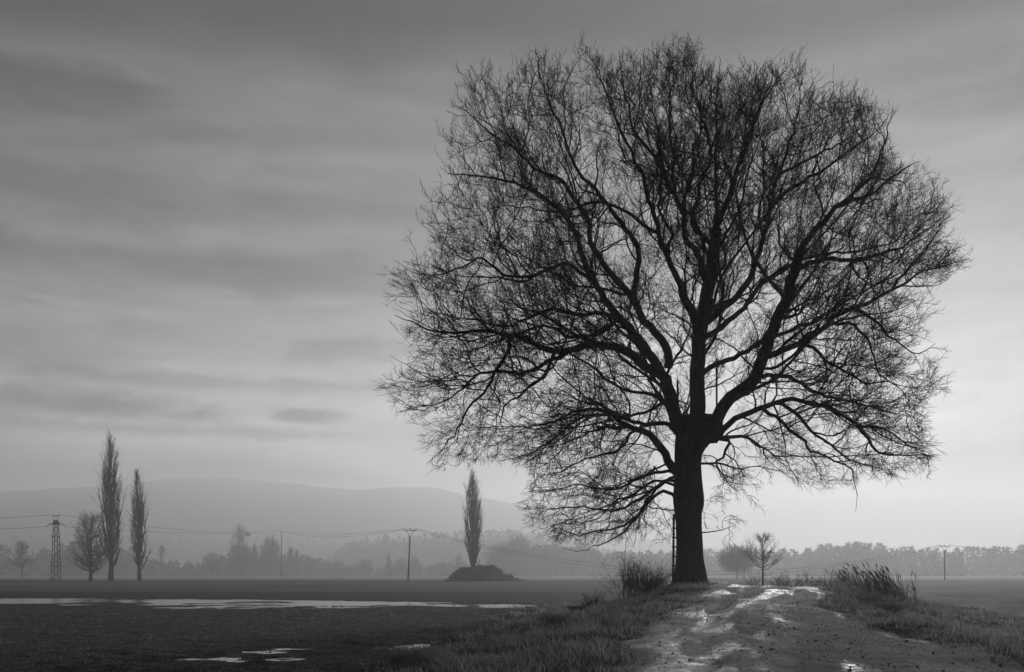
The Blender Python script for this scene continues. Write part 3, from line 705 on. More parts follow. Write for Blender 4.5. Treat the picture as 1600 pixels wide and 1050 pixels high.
# ------------------------------------------------------------------ trees of the plain
def prof_poplar(t): return np.interp(t, [0, .08, .2, .4, .6, .8, .92, 1], [.15, .42, .8, 1, .93, .66, .40, .10])
def prof_round(t): return np.interp(t, [0, .12, .25, .45, .65, .85, 1], [.35, .75, .95, 1, .85, .5, .1])
YP = 225.0
def prof_fan(t): return np.interp(t, [0, .15, .35, .55, .75, .9, 1], [.45, .9, 1, .97, .8, .55, .3])
def ground_at(px, Y):
    x = (px - 800) * Y / F; return np.array([x, Y, float(height(np.array(x), np.array(Y)))])
def tree_at(name, label, cat, px, Y, top, Rm, prof, seed, mt, group=None, **kw):
    b = ground_at(px, Y); H = CZ + (HZ - top) * Y / F - b[2]
    rg = np.random.default_rng(seed)
    args = dict(h0=.1, n1=60, n2=5, n3=3, ang0=30, ang1=12, r0=.4); args.update(kw)
    tc = bare_tree(H, Rm, prof, rg=rg, **args)
    b[2] -= .1
    return place_tree(name, label, cat, b, tc, mt, group)
def ball_tree(name, label, px, Y, top, Rm, seed, low=.12, n=1500, tw=.05, flat=1.0):
    """soft round-crowned tree: forked stem and a crown of short twigs"""
    rg = np.random.default_rng(seed); b = ground_at(px, Y); H = CZ + (HZ - top) * Y / F - b[2]; b[2] -= .1
    t = thing(name, label, 'tree', b)
    c = np.array([0, 0, H * (.5 + low / 2)]); rz = H * (1 - low) / 2
    m = MB(); m.bar((0, 0, 0), (.1, 0, H * .55), .022 * H, 6, .008 * H)
    d = unit(rg.normal(size=(16, 3)) + [0, 0, .5]); e = c + d * np.array([Rm * .7, Rm * .7, rz * .7]); st = np.stack([np.zeros(16), np.zeros(16), H * rg.uniform(.12, .5, 16)], 1)
    m.tubes(np.stack([st, st * .45 + e * .55 - [0, 0, .03 * H], e], 1), np.full((16, 3), 1.) * np.array([.010, .007, .003]) * H, 4)
    m.build('trunk', M['far_bark'], t)
    lump = unit(rg.normal(size=(9, 3))); q_ = unit(rg.normal(size=(n, 3)))
    k = 1 - .16 * np.clip((q_ @ lump.T).max(1) * -1 + .95, 0, 1) * 1.6 + rg.normal(0, .05, n)
    r_ = rg.random(n) ** .42
    p = c + q_ * (r_ * k)[:, None] * np.array([Rm, Rm, rz * flat])
    dd = unit(q_ * .8 + [0, 0, .55] + rg.normal(0, .45, (n, 3))) * rg.uniform(.06, .16, (n, 1)) * H
    m = MB(); m.tubes(np.stack([p - dd * .5, p + dd * .5], 1), np.stack([np.full(n, tw), np.full(n, tw * .4)], 1), 3)
    m.build('crown', M['far_bark'], t)
pk = dict(rj=.70, h0=.07, n1=92, n2=7, n3=2, ang0=17, ang1=9, pr=.6, pz=1.1, tmin=.016, rb=.42, sl=.30, tl=.35, dens=1.1, sa=(7, 24), ta=(7, 26))
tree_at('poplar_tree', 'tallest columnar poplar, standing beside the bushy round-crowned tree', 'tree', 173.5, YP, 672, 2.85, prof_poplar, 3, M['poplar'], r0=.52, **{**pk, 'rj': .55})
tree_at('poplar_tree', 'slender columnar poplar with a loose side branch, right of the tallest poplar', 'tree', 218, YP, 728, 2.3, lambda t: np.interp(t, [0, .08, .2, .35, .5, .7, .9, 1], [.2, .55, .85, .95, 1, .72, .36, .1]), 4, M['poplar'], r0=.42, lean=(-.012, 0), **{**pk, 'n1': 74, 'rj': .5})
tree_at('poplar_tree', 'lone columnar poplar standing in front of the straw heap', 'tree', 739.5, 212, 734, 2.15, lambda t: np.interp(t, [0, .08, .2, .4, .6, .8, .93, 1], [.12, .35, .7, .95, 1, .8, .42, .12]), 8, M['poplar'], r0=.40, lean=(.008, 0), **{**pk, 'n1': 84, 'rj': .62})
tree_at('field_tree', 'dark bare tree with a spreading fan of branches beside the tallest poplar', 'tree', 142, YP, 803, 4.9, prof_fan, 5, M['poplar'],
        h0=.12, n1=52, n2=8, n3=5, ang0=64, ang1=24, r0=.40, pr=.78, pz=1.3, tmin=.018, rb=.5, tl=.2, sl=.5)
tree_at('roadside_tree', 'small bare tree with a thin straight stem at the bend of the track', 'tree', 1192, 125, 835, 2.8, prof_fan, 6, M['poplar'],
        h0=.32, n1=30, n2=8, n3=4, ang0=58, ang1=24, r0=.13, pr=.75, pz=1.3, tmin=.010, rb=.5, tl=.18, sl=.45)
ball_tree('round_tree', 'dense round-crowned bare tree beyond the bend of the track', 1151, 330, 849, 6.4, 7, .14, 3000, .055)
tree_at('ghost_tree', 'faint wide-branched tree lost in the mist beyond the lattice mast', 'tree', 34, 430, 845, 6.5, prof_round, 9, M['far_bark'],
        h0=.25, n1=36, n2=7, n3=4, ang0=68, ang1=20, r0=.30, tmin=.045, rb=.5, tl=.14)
# ragged tall tree with dark clumps of mistletoe, and other single trees of the hedge line
def round_far(name, label, px, Y, top, Rm, seed, **kw):
    a = dict(h0=.2, n1=50, n2=7, n3=3, ang0=55, ang1=14, r0=.3, tmin=.055, rb=.45, tl=.26, sl=.5, sa=(20, 60), ta=(20, 65)); a.update(kw)
    a['tmin'] *= FS; a['r0'] *= FS
    return tree_at(name, label, 'tree', px, Y * FS, top, Rm * FS, prof_round, seed, M['far_bark'], **a)
mt_ = round_far('ragged_tree', 'tall ragged tree with bare top limbs and clumps of mistletoe in the hedge line', 374, 560, 822, 6.5, 12, h0=.3, n1=26, ang0=50, tmin=.07)
for (dx, dz, r_) in ((1.5 * FS, 20.5 * FS, 1.3), (4.6 * FS, 23.2 * FS, 1.6), (-1.6 * FS, 16 * FS, 1.2)):
    m = MB(); rg_ = np.random.default_rng(int(r_ * 100)); d_ = unit(rg_.normal(size=(140, 3)))
    m.tubes(np.stack([d_ * .15 * r_, d_ * .6 * r_ + rg_.normal(size=d_.shape) * .1, d_ * r_ * 1.0], 1), np.full((140, 3), .06), 3)
    o_ = m.build('mistletoe', M['conifer'], mt_); o_.location = (dx, 0, dz)
ball_tree('domed_tree', 'broad dense domed tree below the straggly mistletoe tree', 376, 520 * FS, 846, 8.5, 13, .02, 1500, .09)
ball_tree('egg_shaped_tree', 'tall egg-shaped tree right of the mistletoe tree in the hedge line', 423, 540 * FS, 835, 6.4, 14, .02, 1500, .09)
ball_tree('hedge_tree', 'low spreading tree at the left end of the hedge line', 332, 540 * FS, 862, 7.0, 15, .04, 1100, .09)
round_far('hedge_tree', 'small crooked tree standing alone between the slender poplar and the hedge line', 252, 540, 853, 3.6, 16, n1=24, h0=.3)
round_far('forked_tree', 'thin forked tree between the mistletoe tree and the egg-shaped tree', 398, 545, 849, 2.3, 17, n1=40, ang0=24)
round_far('upright_tree', 'narrow upright tree just right of the thin distant pole', 453, 545, 853, 1.9, 18, n1=40, ang0=20)
round_far('upright_tree', 'narrow pointed tree at the right end of the hedge line', 463, 530, 858, 1.5, 19, n1=40, ang0=20)
ball_tree('hedge_tree', 'rounded tree left of the pointed conifer', 572, 545 * FS, 872, 5.4, 20, .04, 900, .09)
ball_tree('hedge_tree', 'rounded tree right behind the wooden pole with the crossarm', 648, 540 * FS, 869, 4.0, 23, .04, 900, .09)
ball_tree('hedge_tree', 'bushy tree between the conifer and the wooden pole', 627, 545 * FS, 871, 5.4, 22, .04, 900, .09)
round_far('hedge_tree', 'loose pale tree left of the straw heap', 716, 560, 866, 3.4, 25, n1=40, h0=.1)
ball_tree('wide_tree', 'broad dark rounded tree rising behind the straw heap', 790, 520 * FS, 846, 14, 26, .0, 2200, .1)
ball_tree('tall_wood_tree', 'tall square-topped tree right of the straw heap at the wood edge', 812, 525 * FS, 834, 8, 27, .0, 1800, .1, 1.05)
# spruce
def conifer(px, Y, top, Rm, label, seed):
    b = ground_at(px, Y); H = CZ + (HZ - top) * Y / F; rg = np.random.default_rng(seed)
    t = thing('spruce_tree', label, 'tree', b); m = MB(); m.bar((0, 0, -.1), (0, 0, H), .22, 6, .03); m.build('trunk', M['far_bark'], t)
    n = 420; z = rg.uniform(.05, .97, n) * H; az = rg.uniform(0, 2 * np.pi, n); r_ = Rm * (1 - z / H) ** .85 * rg.uniform(.7, 1.1, n) + .15
    s_ = np.array([0, .5, 1.]); rad_ = r_[:, None] * s_; zz = z[:, None] - .28 * r_[:, None] * s_ ** 1.3
    m = MB(); m.tubes(np.stack([rad_ * np.cos(az)[:, None], rad_ * np.sin(az)[:, None], zz], -1), np.full((n, 3), 1) * np.array([.10, .22, .04]) * (.5 + .5 * (1 - z / H))[:, None], 4)
    m.build('crown', M['conifer'], t)
conifer(607, 540 * FS, 862, 3.3 * FS, 'pointed spruce standing out of the hedge line left of the wooden pole', 31)

# far woods: bare trees too many and too dim to tell apart
def variants(n, rg):
    """low tangles: a stem and a few hundred tapering sprays"""
    out = []
    for k in range(n):
        h = 16.0; R = h * rg.uniform(.20, .33); ns = 180
        t = rg.random(ns) ** .85; pr_ = np.interp(t, [0, .15, .45, .75, 1], [.75, .95, 1, .75, .12])
        az = rg.uniform(0, 2 * np.pi, ns); rr = R * pr_ * np.sqrt(rg.random(ns))
        p = np.stack([rr * np.cos(az), rr * np.sin(az), t * h * .95], 1)
        d = unit(np.stack([np.cos(az) * .75, np.sin(az) * .75, np.full(ns, .7)], 1) + rg.normal(0, .45, (ns, 3))) * rg.uniform(.9, 2.2, (ns, 1))
        sd = unit(np.cross(d, rg.normal(size=(ns, 3)))) * rg.uniform(.3, .65, (ns, 1))
        v = np.stack([p - sd, p + sd, p + d], 1).reshape(-1, 3); f = np.arange(3 * ns).reshape(-1, 3)
        m = MB(); m.put(v, f); m.bar((0, 0, -.3), (0, 0, h * .9), .22, 4, .04)
        out.append(m.arrays())
    return out
WV = variants(7, np.random.default_rng(50))
def wood(name, label, pts, seed):
    """pts: (x px, Y, top px, base z)"""
    rg = np.random.default_rng(seed); m = MB()
    for (px, Y, H, z0) in pts:
        v, f = WV[rg.integers(len(WV))]; h0 = v[:, 2].max(); s_ = H / h0; a_ = rg.uniform(0, 6.28)
        c_, n_ = math.cos(a_), math.sin(a_)
        q_ = v * np.array([s_ * rg.uniform(.9, 1.25), s_ * rg.uniform(.9, 1.25), s_])
        q_ = np.stack([q_[:, 0] * c_ - q_[:, 1] * n_, q_[:, 0] * n_ + q_[:, 1] * c_, q_[:, 2]], 1)
        m.put(q_ + np.array([(px - 800) * Y / F, Y, z0 - .3]), f)
    o = m.build(name, M['wood_far'], None, False, 'stuff'); return tag(o, label, 'wood')
def row(x0, x1, n, Y0, Y1, top, rg, z0=0):
    out = []
    for x in np.linspace(x0, x1, n) + rg.normal(0, (x1 - x0) / n * .4, n):
        Y = rg.uniform(Y0, Y1) * FS; tp = np.interp(x, [p[0] for p in top], [p[1] for p in top])
        z = z0(x, Y) if callable(z0) else z0
        H = CZ + (HZ - tp) * Y / F - z
        out.append((x, Y, max(2.5, H * rg.choice([rg.uniform(.35, .65), rg.uniform(.65, .95), rg.uniform(.9, 1.12)])), z))
    return out
rg = np.random.default_rng(60)
wood('left_wood', 'misty wood edge behind the lattice mast and the poplars',
     row(-330, 128, 119, 600, 680, [(-330, 850), (0, 852), (60, 850), (128, 858)], rg) + row(92, 240, 52, 560, 620, [(92, 848), (115, 845), (150, 846), (195, 846), (215, 860), (240, 874)], rg), 61)
wood('hedge_brush', 'low misty brush joining the trees of the distant hedge line',
     row(225, 730, 247, 560, 610, [(225, 872), (320, 878), (350, 868), (470, 866), (500, 872), (560, 880), (600, 886), (660, 880), (730, 876)], rg) , 62)
wood('right_wood', 'grey wood edge between the straw heap and the oak',
     row(770, 1075, 156, 540, 600, [(770, 858), (800, 850), (840, 848), (870, 850), (930, 858), (990, 860), (1075, 862)], rg) +
     row(1070, 1290, 88, 600, 660, [(1070, 850), (1130, 858), (1200, 858), (1260, 858), (1290, 850)], rg), 63)
wood('far_right_wood', 'pale wood edge beyond the reeds and the track',
     row(1255, 1500, 119, 560, 640, [(1255, 860), (1300, 848), (1350, 846), (1385, 850), (1430, 856), (1480, 858), (1500, 858)], rg) + row(1490, 1950, 130, 560, 640, [(1490, 856), (1700, 850), (1950, 856)], rg), 64)
nz = lambda x, Y: float(near_ridge((x - 800) * 980 / F)) * (1 - abs(Y - 980) / 125)
wood('hill_wood', 'faint wood covering the low hill behind the hedge line',
     row(505, 1010, 182, 845, 890, [(505, 872), (545, 845), (600, 832), (640, 834), (700, 829), (780, 824), (820, 826), (870, 838), (930, 852), (1010, 866)], rg, nz), 65)
fz = lambda x, Y: float(far_ridge((x - 800) * 1250 / F)) * .96
wood('skyline_wood', 'palest line of treetops along the far low rise',
     row(-420, 640, 210, 1100, 1135, [(-420, 838), (0, 836), (150, 833), (300, 838), (420, 839), (540, 842), (640, 846)], rg, fz), 66)

# ------------------------------------------------------------------ straw heap, pylon, poles, wires
def heap():
    Y0 = 216; out = [(694, 906), (700, 903), (708, 894), (718, 887), (730, 884), (745, 883), (762, 881), (775, 882), (785, 887), (788, 894), (797, 897), (806, 902), (822, 906)]
    xp = np.array([o[0] for o in out], float); yp = np.array([o[1] for o in out], float)
    X = (np.linspace(694, 822, 60) - 800) * Y0 / F; Hh = (906 - np.interp(np.linspace(694, 822, 60), xp, yp)) * Y0 / F
    v_ = np.linspace(-1, 1, 25); XX, VV = np.meshgrid(X, v_)
    ZZ = Hh[None] * (1 - np.abs(VV) ** 2.4) + .6 * fbm(XX, VV * 5, 1.4, 4) * (1 - np.abs(VV)) * (Hh[None] > .3) - .05
    ZZ[0] = -.2; ZZ[-1] = -.2; ZZ[:, 0] = -.2; ZZ[:, -1] = -.2
    YY = Y0 + VV * 5.5 + .3 * fbm(XX, VV * 3, 2, 3)
    i = np.arange(XX.size).reshape(XX.shape); q = np.stack([i[:-1, :-1], i[:-1, 1:], i[1:, 1:], i[1:, :-1]], -1).reshape(-1, 4)
    c = np.array([X.mean(), Y0, 0])
    r_ = thing('straw_heap', 'low dark heap of old straw in the field behind the lone poplar', 'heap', c)
    mesh_obj('mound', np.stack([XX, YY, ZZ], -1).reshape(-1, 3) - c, q, M['hay'], r_, True)
    rg = np.random.default_rng(70); n = 900; a = rg.integers(1, 24, n); b = rg.integers(1, 59, n)
    p = np.stack([XX[a, b], YY[a, b], ZZ[a, b]], 1) + rg.normal(0, .12, (n, 3)); d = unit(rg.normal(size=(n, 3)) + [0, 0, .8]) * rg.uniform(.2, .5, (n, 1))
    m = MB(); m.tubes(np.stack([p, p + d], 1), np.full((n, 2), .03), 3); m.build('loose_straw', M['hay'], r_, False, 'stuff', c)
heap()

def pylon():
    Y = YP; b = ground_at(87.5, Y); H = CZ + (HZ - 805) * Y / F
    t = thing('lattice_mast', 'slim steel lattice power mast with two short crossarms left of the poplars', 'pylon', b)
    wb, wt = .78, .42
    def half(z): return wb + (wt - wb) * z / H
    for sx in (-1, 1):
        for sy in (-1, 1):
            m = MB(); m.bar((sx * wb, sy * wb, -.1), (sx * wt, sy * wt, H * .90), .085); m.build('leg', M['steel'], t)
    n = 17; zs = np.linspace(0, H * .88, n + 1)
    for face in range(4):
        c, s_ = [(1, 0), (0, 1), (-1, 0), (0, -1)][face]
        for k in range(n):
            a, d = half(zs[k]), half(zs[k + 1]); sg = 1 if k % 2 else -1
            p = lambda u, v, z: (c * v - s_ * u, s_ * v + c * u, z)
            m = MB(); m.bar(p(-a * sg, a, zs[k]), p(d * sg, d, zs[k + 1]), .045); m.build('brace', M['steel'], t)
    for z, r_ in ((H * .235, .09), (H * .68, .10), (H * .875, .2)):
        a = half(z) + .12; m = MB()
        for sx in (-1, 1):
            m.box((sx * a, 0, z), (.1, 2 * a + .1, r_ * 1.4)); m.box((0, sx * a, z), (2 * a - .12, .1, r_ * 1.4))
        m.build('collar', M['steel'], t)
    m = MB(); m.box((0, 0, H * .865), (3.4, .16, .16)); m.bar((-1.7, 0, H * .865), (-1.85, 0, H * .835), .07); m.bar((1.7, 0, H * .865), (1.85, 0, H * .835), .07); m.build('crossarm', M['steel'], t)
    m = MB(); m.box((0, 0, H * .905), (.9, .7, .45)); m.build('head', M['steel'], t)
    for sx in (-1, 1):
        m = MB(); m.bar((sx * .40, 0, H * .9), (sx * .40, 0, H * .985), .06); m.build('head_post', M['steel'], t)
    m = MB(); m.box((0, 0, H * .99), (1.5, .16, .16)); m.build('crossarm', M['steel'], t)
    for sx, z in ((-.7, H), (.7, H), (-1.85, H * .83), (1.85, H * .83)):
        m = MB(); m.bar((sx, 0, z - .12), (sx, 0, z + .18), .08, 6); m.build('insulator', M['ceramic'], t)
    return b, H
pb, pH = pylon()
def pole(px, px_top, Y, top, label, arm=True):
    b = ground_at(px, Y); H = CZ + (HZ - top) * Y / F - b[2]; dx = (px_top - px) * Y / F
    t = thing('power_pole', label, 'power pole', b)
    hs = H * .86
    m = MB(); m.bar((0, 0, -.2), (dx * .86, 0, hs), .19, 8, .15); m.build('post', M['pole'], t, True)
    if arm:
        x0 = dx * .86
        m = MB(); m.box((dx, 0, H * .965), (2.5, .14, .14)); m.build('crossarm', M['steel'], t)
        for sx in (-1, 1):
            m = MB(); m.bar((x0, 0, hs - .25), (dx + sx * .75, 0, H * .96), .055); m.build('strut', M['steel'], t)
        for sx in (-1.22, 0, 1.22):
            m = MB(); m.bar((dx + sx, 0, H * .965), (dx + sx, 0, H * .965 + .45), .085, 6, .06); m.build('insulator', M['ceramic'], t)
        return [b + np.array([dx + sx, 0, H * .965 + .42]) for sx in (-1.22, 0, 1.22)]
    m = MB(); m.box((dx, 0, H - .1), (1.2, .12, .12)); m.build('crossarm', M['steel'], t)
    m = MB(); m.bar((dx * .86, 0, hs), (dx, 0, H), .15, 8, .11); m.build('pole_top', M['pole'], t, True)
    return [b + np.array([dx + sx, 0, H + .1]) for sx in (-.55, 0, .55)]
pA = pole(637.5, 641, 222, 826, 'wooden power pole with a forked crossarm left of the lone poplar')
pC = pole(439.5, 440, 430, 830, 'thin pale power pole far off in the mist by the hedge line', False)
pB = pole(1476, 1476, 262, 852, 'wooden power pole with a forked crossarm beyond the reeds')
def wire(a, b, sag, label, n=24, r_=.035):
    a, b = np.array(a), np.array(b); t_ = np.linspace(0, 1, n)[:, None]
    p = a + (b - a) * t_; p[:, 2] -= (4 * sag * t_ * (1 - t_))[:, 0]
    m = MB(); m.tubes(p[None], np.full((1, n), r_), 4)
    c = p[0]; o = m.build('power_wire', M['wire'], None, True, None, c); o.location = tuple(c)
    return tag(o, label, 'wire', 'power line wires')
top_l, top_r = pb + np.array([-.7, 0, pH + .15]), pb + np.array([.7, 0, pH + .15])
arm_l, arm_r = pb + np.array([-1.85, 0, pH * .83]), pb + np.array([1.85, 0, pH * .83])
wire(P(-160, 809, 225), top_l, .6, 'upper wire leaving the lattice mast away from the poplars')
wire(P(-160, 824, 225), arm_l, .6, 'lower wire leaving the lattice mast away from the poplars')
wire(top_r, pC[1], 2.0, 'upper wire from the lattice mast behind the poplars to the thin far pole')
wire(arm_r, pC[0], 1.3, 'lower wire from the lattice mast behind the poplars to the thin far pole')
wire(pC[2], pA[0], 1.4, 'wire from the thin far pole to the forked crossarm, front strand')
wire(pC[1], pA[1], 2.2, 'wire from the thin far pole to the forked crossarm, rear strand')
wire(pA[2], pB[0], 8.0, 'long sagging front wire passing behind the lone poplar and the oak')
wire(pA[1], pB[1], 8.8, 'long sagging rear wire passing behind the lone poplar and the oak')
wire(pB[2], P(1760, 858, 262), 1.5, 'wire leaving the pole beyond the reeds')

# ------------------------------------------------------------------ shrubs, reeds, grass
def shrub(name, label, base, H, R, n, seed, mt, r0=.018, tilt=0, cat='bush'):
    rg = np.random.default_rng(seed); t = thing(name, label, cat, base)
    az = rg.uniform(0, 2 * np.pi, n); sp = rg.uniform(.05, 1, n) ** .7
    b0 = np.stack([rg.normal(0, .22 * R, n), rg.normal(0, .22 * R, n), np.full(n, -.12)], 1)
    s_ = np.linspace(0, 1, 6); h_ = H * rg.uniform(.55, 1.05, n) * (1 - .38 * sp ** 2)
    rad_ = R * sp[:, None] * s_ ** 1.1 * .85
    p = b0[:, None] + np.stack([rad_ * np.cos(az)[:, None] + tilt * h_[:, None] * s_, rad_ * np.sin(az)[:, None], h_[:, None] * s_ ** .92], -1)
    jit = rg.normal(0, .05, p.shape); jit[:, 0] = 0; p = p + np.cumsum(jit, 1) * .6
    Rr = np.full((n, 1), r0) * rg.uniform(.6, 1.2, (n, 1)) * np.linspace(1, .35, 6)
    m = MB(); m.tubes(p, Rr, 4); m.build('stems', mt, t, False, 'stuff')
    q_, rq = shoots(p, Rr, 6, .26 * H, (18, 55), .10, 4, rg, .15, 1, .6, .0045, .18)
    q2, r2 = shoots(q_, rq, 3, .11 * H, (20, 55), .08, 3, rg, .2, 1, .7, .004, .2)
    m = MB(); m.tubes(q_, rq, 3); m.tubes(q2, r2, 3); m.build('twigs', mt, t, False, 'stuff')
    return t
def gp(x, y_hint, Y): return ground_at(x, Y)
shrub('bare_bush', 'tangled bare bush growing at the foot of the oak beside the ladder', gp(1012, 0, 47), 1.7, 1.75, 130, 80, M['branch'], .013)
shrub('tall_bush', 'taller thin-stemmed bush at the far side of the tangled bush', gp(982, 0, 49), 2.7, 1.3, 26, 81, M['branch'], .015, -.05)
shrub('bare_bush', 'small low bush on the bank between the puddle and the oak', gp(926, 0, 45), .85, .7, 34, 82, M['branch'], .01)

for k, (x_, Y, H_, R_, lb) in enumerate([
    (1216, 74, 1.3, 1.1, 'low dark bush on the far verge just right of the small roadside tree'),
    (1236, 66, 1.4, 1.0, 'dark scrubby bush on the far verge, second after the roadside tree'),
    (1262, 62, 1.1, 1.0, 'thin scrubby bush on the far verge, third after the roadside tree'),
    (1176, 100, 1.6, 1.6, 'wide misty bush in front of the round-crowned tree'),
    (1290, 58, 1.05, 1.0, 'low scrub on the verge halfway between the roadside tree and the reeds'),
    (1322, 52, 1.05, .9, 'sparse scrub on the verge just before the reeds')]):
    shrub('verge_bush', lb, ground_at(x_, Y), H_, R_, 30, 90 + k, M['branch'], .011, -.06)

def reeds(label, px, Y, n, spread, H, seed):
    rg = np.random.default_rng(seed); b = ground_at(px, Y); t = thing('reed_clump', label, 'reeds', b)
    off = np.stack([rg.normal(0, spread, n), rg.normal(0, .5, n), np.zeros(n)], 1)
    off[:, 2] = height(b[0] + off[:, 0], b[1] + off[:, 1]) - b[2] - .05
    h_ = H * rg.uniform(.45, 1.05, n); ln_ = rg.normal(-.30, .20, n)
    s_ = np.linspace(0, 1, 5)
    p = off[:, None] + np.stack([ln_[:, None] * h_[:, None] * s_ ** 1.4, rg.normal(0, .1, n)[:, None] * h_[:, None] * s_, h_[:, None] * s_ * .97], -1)
    r_ = rg.uniform(.006, .012, (n, 1)) * np.linspace(1, .5, 5)
    m = MB(); m.tubes(p, r_, 3); m.build('stalks', M['reed'], t, False, 'stuff')
    k = rg.random(n) < .5; q_ = p[k]; d_ = unit(q_[:, -1] - q_[:, -2])
    e_ = np.stack([q_[:, -1] - d_ * .12, q_[:, -1], q_[:, -1] + d_ * .14 + np.array([-.05, 0, -.02])], 1)
    m = MB(); m.tubes(e_, np.broadcast_to(np.array([.008, .022, .004]), e_.shape[:2]), 4); m.build('plumes', M['reed'], t, False, 'stuff')
    # long bent leaves
    a_, r2 = shoots(p, np.broadcast_to(r_, p.shape[:2]), 3, .45, (15, 45), -.10, 4, rg, .1, .8, .6, .004, .12)
    m = MB(); m.tubes(a_, r2, 3); m.build('leaves', M['reed'], t, False, 'stuff')
reeds('dense clump of dry reeds leaning left on the right verge of the track', 1388, 38, 120, .46, 1.12, 101)
reeds('thinner clump of dry reeds left of the dense leaning clump', 1350, 40, 34, .35, .85, 102)
reeds('few scattered dry stalks on the verge beyond the bush row', 1312, 44, 20, .6, .8, 103)

# grass: blades gathered in tufts on the banks, short sprouts over the field
def blades(name, label, pos, h, wd, lean, mt, seed):
    rg = np.random.default_rng(seed); n = len(pos)
    az = rg.uniform(0, 2 * np.pi, n); side = np.stack([np.cos(az), np.sin(az), np.zeros(n)], 1) * wd[:, None]
    la = lean
    p1 = pos + np.stack([la[:, 0] * .35, la[:, 1] * .35, h * .62], 1); p2 = pos + np.stack([la[:, 0], la[:, 1], h * (1 - .35 * np.clip(np.hypot(la[:, 0], la[:, 1]) / np.maximum(h, .01), 0, 1))], 1)
    v = np.stack([pos - side, pos + side, p1 + side * .7, p1 - side * .7, p2], 1).reshape(-1, 3)
    i = np.arange(n)[:, None] * 5
    f = np.concatenate([i + np.array([[0, 1, 2]]), i + np.array([[0, 2, 3]]), i + np.array([[3, 2, 4]])])
    o = mesh_obj(name, v, f, mt, None, False, 'stuff'); return tag(o, label, 'grass')
def tufts(ncl, per, xr, yr, keepf, hr, seed, ymax=60):
    rg = np.random.default_rng(seed)
    y = yr[0] * (yr[1] / yr[0]) ** rg.random(ncl * 6); u = rg.uniform(xr[0], xr[1], ncl * 6)
    x = road_x(y) + u
    k = rg.random(len(x)) < keepf(x, y, u); x, y = x[k][:ncl], y[k][:ncl]
    n = len(x); sz = rg.uniform(.5, 1.3, n)
    X = (x[:, None] + rg.normal(0, .10, (n, per)) * sz[:, None]); Y = (y[:, None] + rg.normal(0, .10, (n, per)) * sz[:, None])
    dx, dy = X - x[:, None], Y - y[:, None]
    h = rg.uniform(hr[0], hr[1], (n, per)) * sz[:, None]
    wind = np.array([-.25, -.1])
    la = np.stack([dx * 1.6 + wind[0] * h + rg.normal(0, .3, h.shape) * h, dy * 1.6 + wind[1] * h + rg.normal(0, .3, h.shape) * h], -1).reshape(-1, 2)
    X, Y, h = X.ravel(), Y.ravel(), h.ravel()
    pos = np.stack([X, Y, height(X, Y) - .02], 1)
    wd = .0045 + .00018 * Y
    return pos, h, wd, la
def keep_bank(x, y, u):
    wl = np.interp(y, [0, 19, 30, 40, 50, 70, 120], [5.5, 6.2, 7.5, 9, 10.5, 9, 9])
    patch = sstep(-.5, .6, fbm(x, y, 3.2, 4))
    wr = np.interp(y, [0, 16, 20, 25, 30, 45, 60], [4.4, 4.3, 3.7, 2.7, 2.4, 2.3, 1.6]); ed = .42 * fbm(y * .7, u * .25, 2.1, 4)
    L = sstep(1.9, 2.8, -u - ed) * (1 - sstep(.9, 1.25, -u / wl)); R_ = sstep(-.4, .5, u - wr - ed) * (1 - sstep(1, 1.6, u / 7.5))
    return (L + R_) * (.25 + .75 * patch)
p_, h_, w_, l_ = tufts(4200, 15, (-13, 10), (14, 62), lambda x, y, u: keep_bank(x, y, u) ** 1.5, (.09, .30), 110)
blades('bank_grass', 'pale dead grass tufts covering both banks of the track', p_, h_, w_, l_, M['straw'], 111)
p_, h_, w_, l_ = tufts(2600, 14, (-13, 10), (14, 62), keep_bank, (.06, .20), 112)
blades('wet_grass', 'dark matted grass between the pale tufts on the banks', p_, h_, w_, l_, M['straw_dark'], 113)
def keep_field(x, y, u):
    b, s2 = basin(x, y); return (u < -5) * (1 - .93 * np.maximum(sstep(.25, .9, b), s2)) * (.35 + .65 * sstep(-.6, .6, fbm(x, y, 2.0, 4)))
p_, h_, w_, l_ = tufts(5200, 7, (-34, -5), (15, 60), keep_field, (.03, .11), 114)
blades('field_sprouts', 'short dark sprouts and clods over the wet field', p_, h_, w_ * 1.5, l_, M['sprout'], 115)

def tussock(label, px, Y, n, R_, H_, seed, mt):
    rg = np.random.default_rng(seed); b = ground_at(px, Y); az = rg.uniform(0, 2 * np.pi, n); s_ = np.linspace(0, 1, 5)
    ln_ = R_ * rg.uniform(.3, 1.1, n); h_ = H_ * rg.uniform(.5, 1.1, n)
    off = rg.normal(0, R_ * .18, (n, 2))
    rad_ = ln_[:, None] * s_ ** 1.2; zz = h_[:, None] * (2.1 * s_ - 1.5 * s_ ** 2) - .03
    p = np.stack([off[:, :1] + rad_ * np.cos(az)[:, None], off[:, 1:] + rad_ * np.sin(az)[:, None], zz], -1)
    t = thing('grass_tussock', label, 'grass', b); m = MB(); m.tubes(p, np.full((n, 1), .0075) * np.linspace(1, .4, 5), 3)
    m.build('blades', mt, t, False, 'stuff')
tussock('big shaggy tussock of bleached grass at the edge of the wet field', 640, 18.6, 420, .8, .5, 120, M['tussock'])
tussock('bleached grass tussock on the crest of the bank above the dark hollow', 868, 31, 260, .75, .42, 121, M['tussock'])
tussock('small dark tussock beside the low bush on the bank', 905, 41, 180, .6, .36, 122, M['straw_dark'])
tussock('pale tussock on the right verge below the reeds', 1395, 30, 220, .7, .40, 123, M['tussock'])

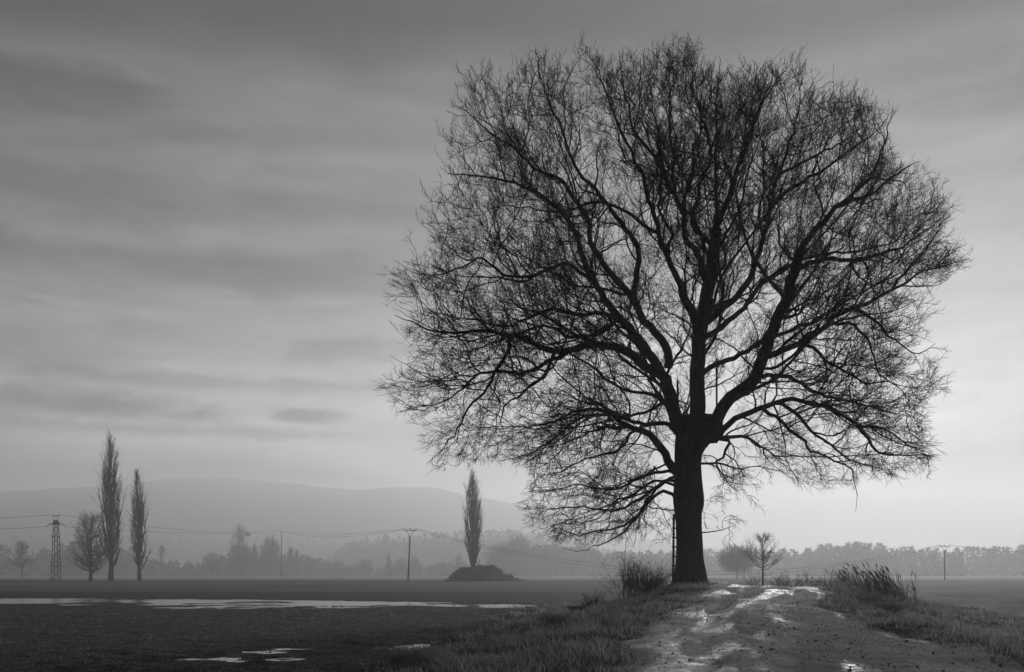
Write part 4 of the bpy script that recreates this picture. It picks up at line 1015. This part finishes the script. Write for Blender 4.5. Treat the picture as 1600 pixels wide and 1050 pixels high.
# stones and clods lying on the track
def gravel(n, seed, mt, label, smin, smax):
    rg = np.random.default_rng(seed)
    y = 14 * (48 / 14) ** rg.random(n); u = rg.uniform(-2.5, np.interp(y, [16, 20, 25, 30], [3.8, 3.2, 2.4, 2.1]), n); x = road_x(y) + u
    i = np.clip(np.searchsorted(sv, y), 0, len(sv) - 1); j = np.clip(np.round((u - su[0]) / (su[1] - su[0])).astype(int), 0, len(su) - 1)
    z = zr_[i, j]
    r_ = smin * (smax / smin) ** (rg.random(n) ** 2.2)
    base = np.array([[1, 0, 0], [-1, 0, 0], [0, 1, 0], [0, -1, 0], [0, 0, .8], [0, 0, -.6]], float)
    v = base[None] * r_[:, None, None] * rg.uniform(.6, 1.3, (n, 6, 1)) + rg.normal(0, .25, (n, 6, 3)) * r_[:, None, None]
    v = v + np.stack([x, y, z], 1)[:, None]
    f = np.array([[0, 2, 4], [2, 1, 4], [1, 3, 4], [3, 0, 4], [2, 0, 5], [1, 2, 5], [3, 1, 5], [0, 3, 5]])
    o = mesh_obj('gravel', v.reshape(-1, 3), (f[None] + np.arange(n)[:, None, None] * 6).reshape(-1, 3), mt, None, False, 'stuff')
    tag(o, label, 'gravel')
M['stone'] = mat('pale_stone', plain(.10, .30, 3, .9, 0))
M['clod'] = mat('mud_clod', plain(.012, .04, 3, .9, 0))
gravel(1800, 130, M['stone'], 'small pale stones strewn over the track', .010, .035)
gravel(160, 131, M['clod'], 'dark mud clods strewn over the track', .008, .030)
# ------------------------------------------------------------------ haze: the damp air of the plain
hz = MB(); hz.box((0, 950, 85.5), (4900, 2300, 173))
haze = hz.build('haze', M['wire'])
hm = bpy.data.materials.new('haze_air'); hm.use_nodes = True
ht = NT(hm.node_tree)
hv = ht.add('ShaderNodeVolumePrincipled', inp={'Color': (1, 1, 1, 1), 'Density': HAZE, 'Anisotropy': .47})
ht.t.links.new(hv.outputs[0], ht.add('ShaderNodeOutputMaterial').inputs['Volume'])
haze.data.materials.clear(); haze.data.materials.append(hm); haze['kind'] = 'stuff'
tag(haze, 'pale damp haze hanging over the whole plain', 'haze')
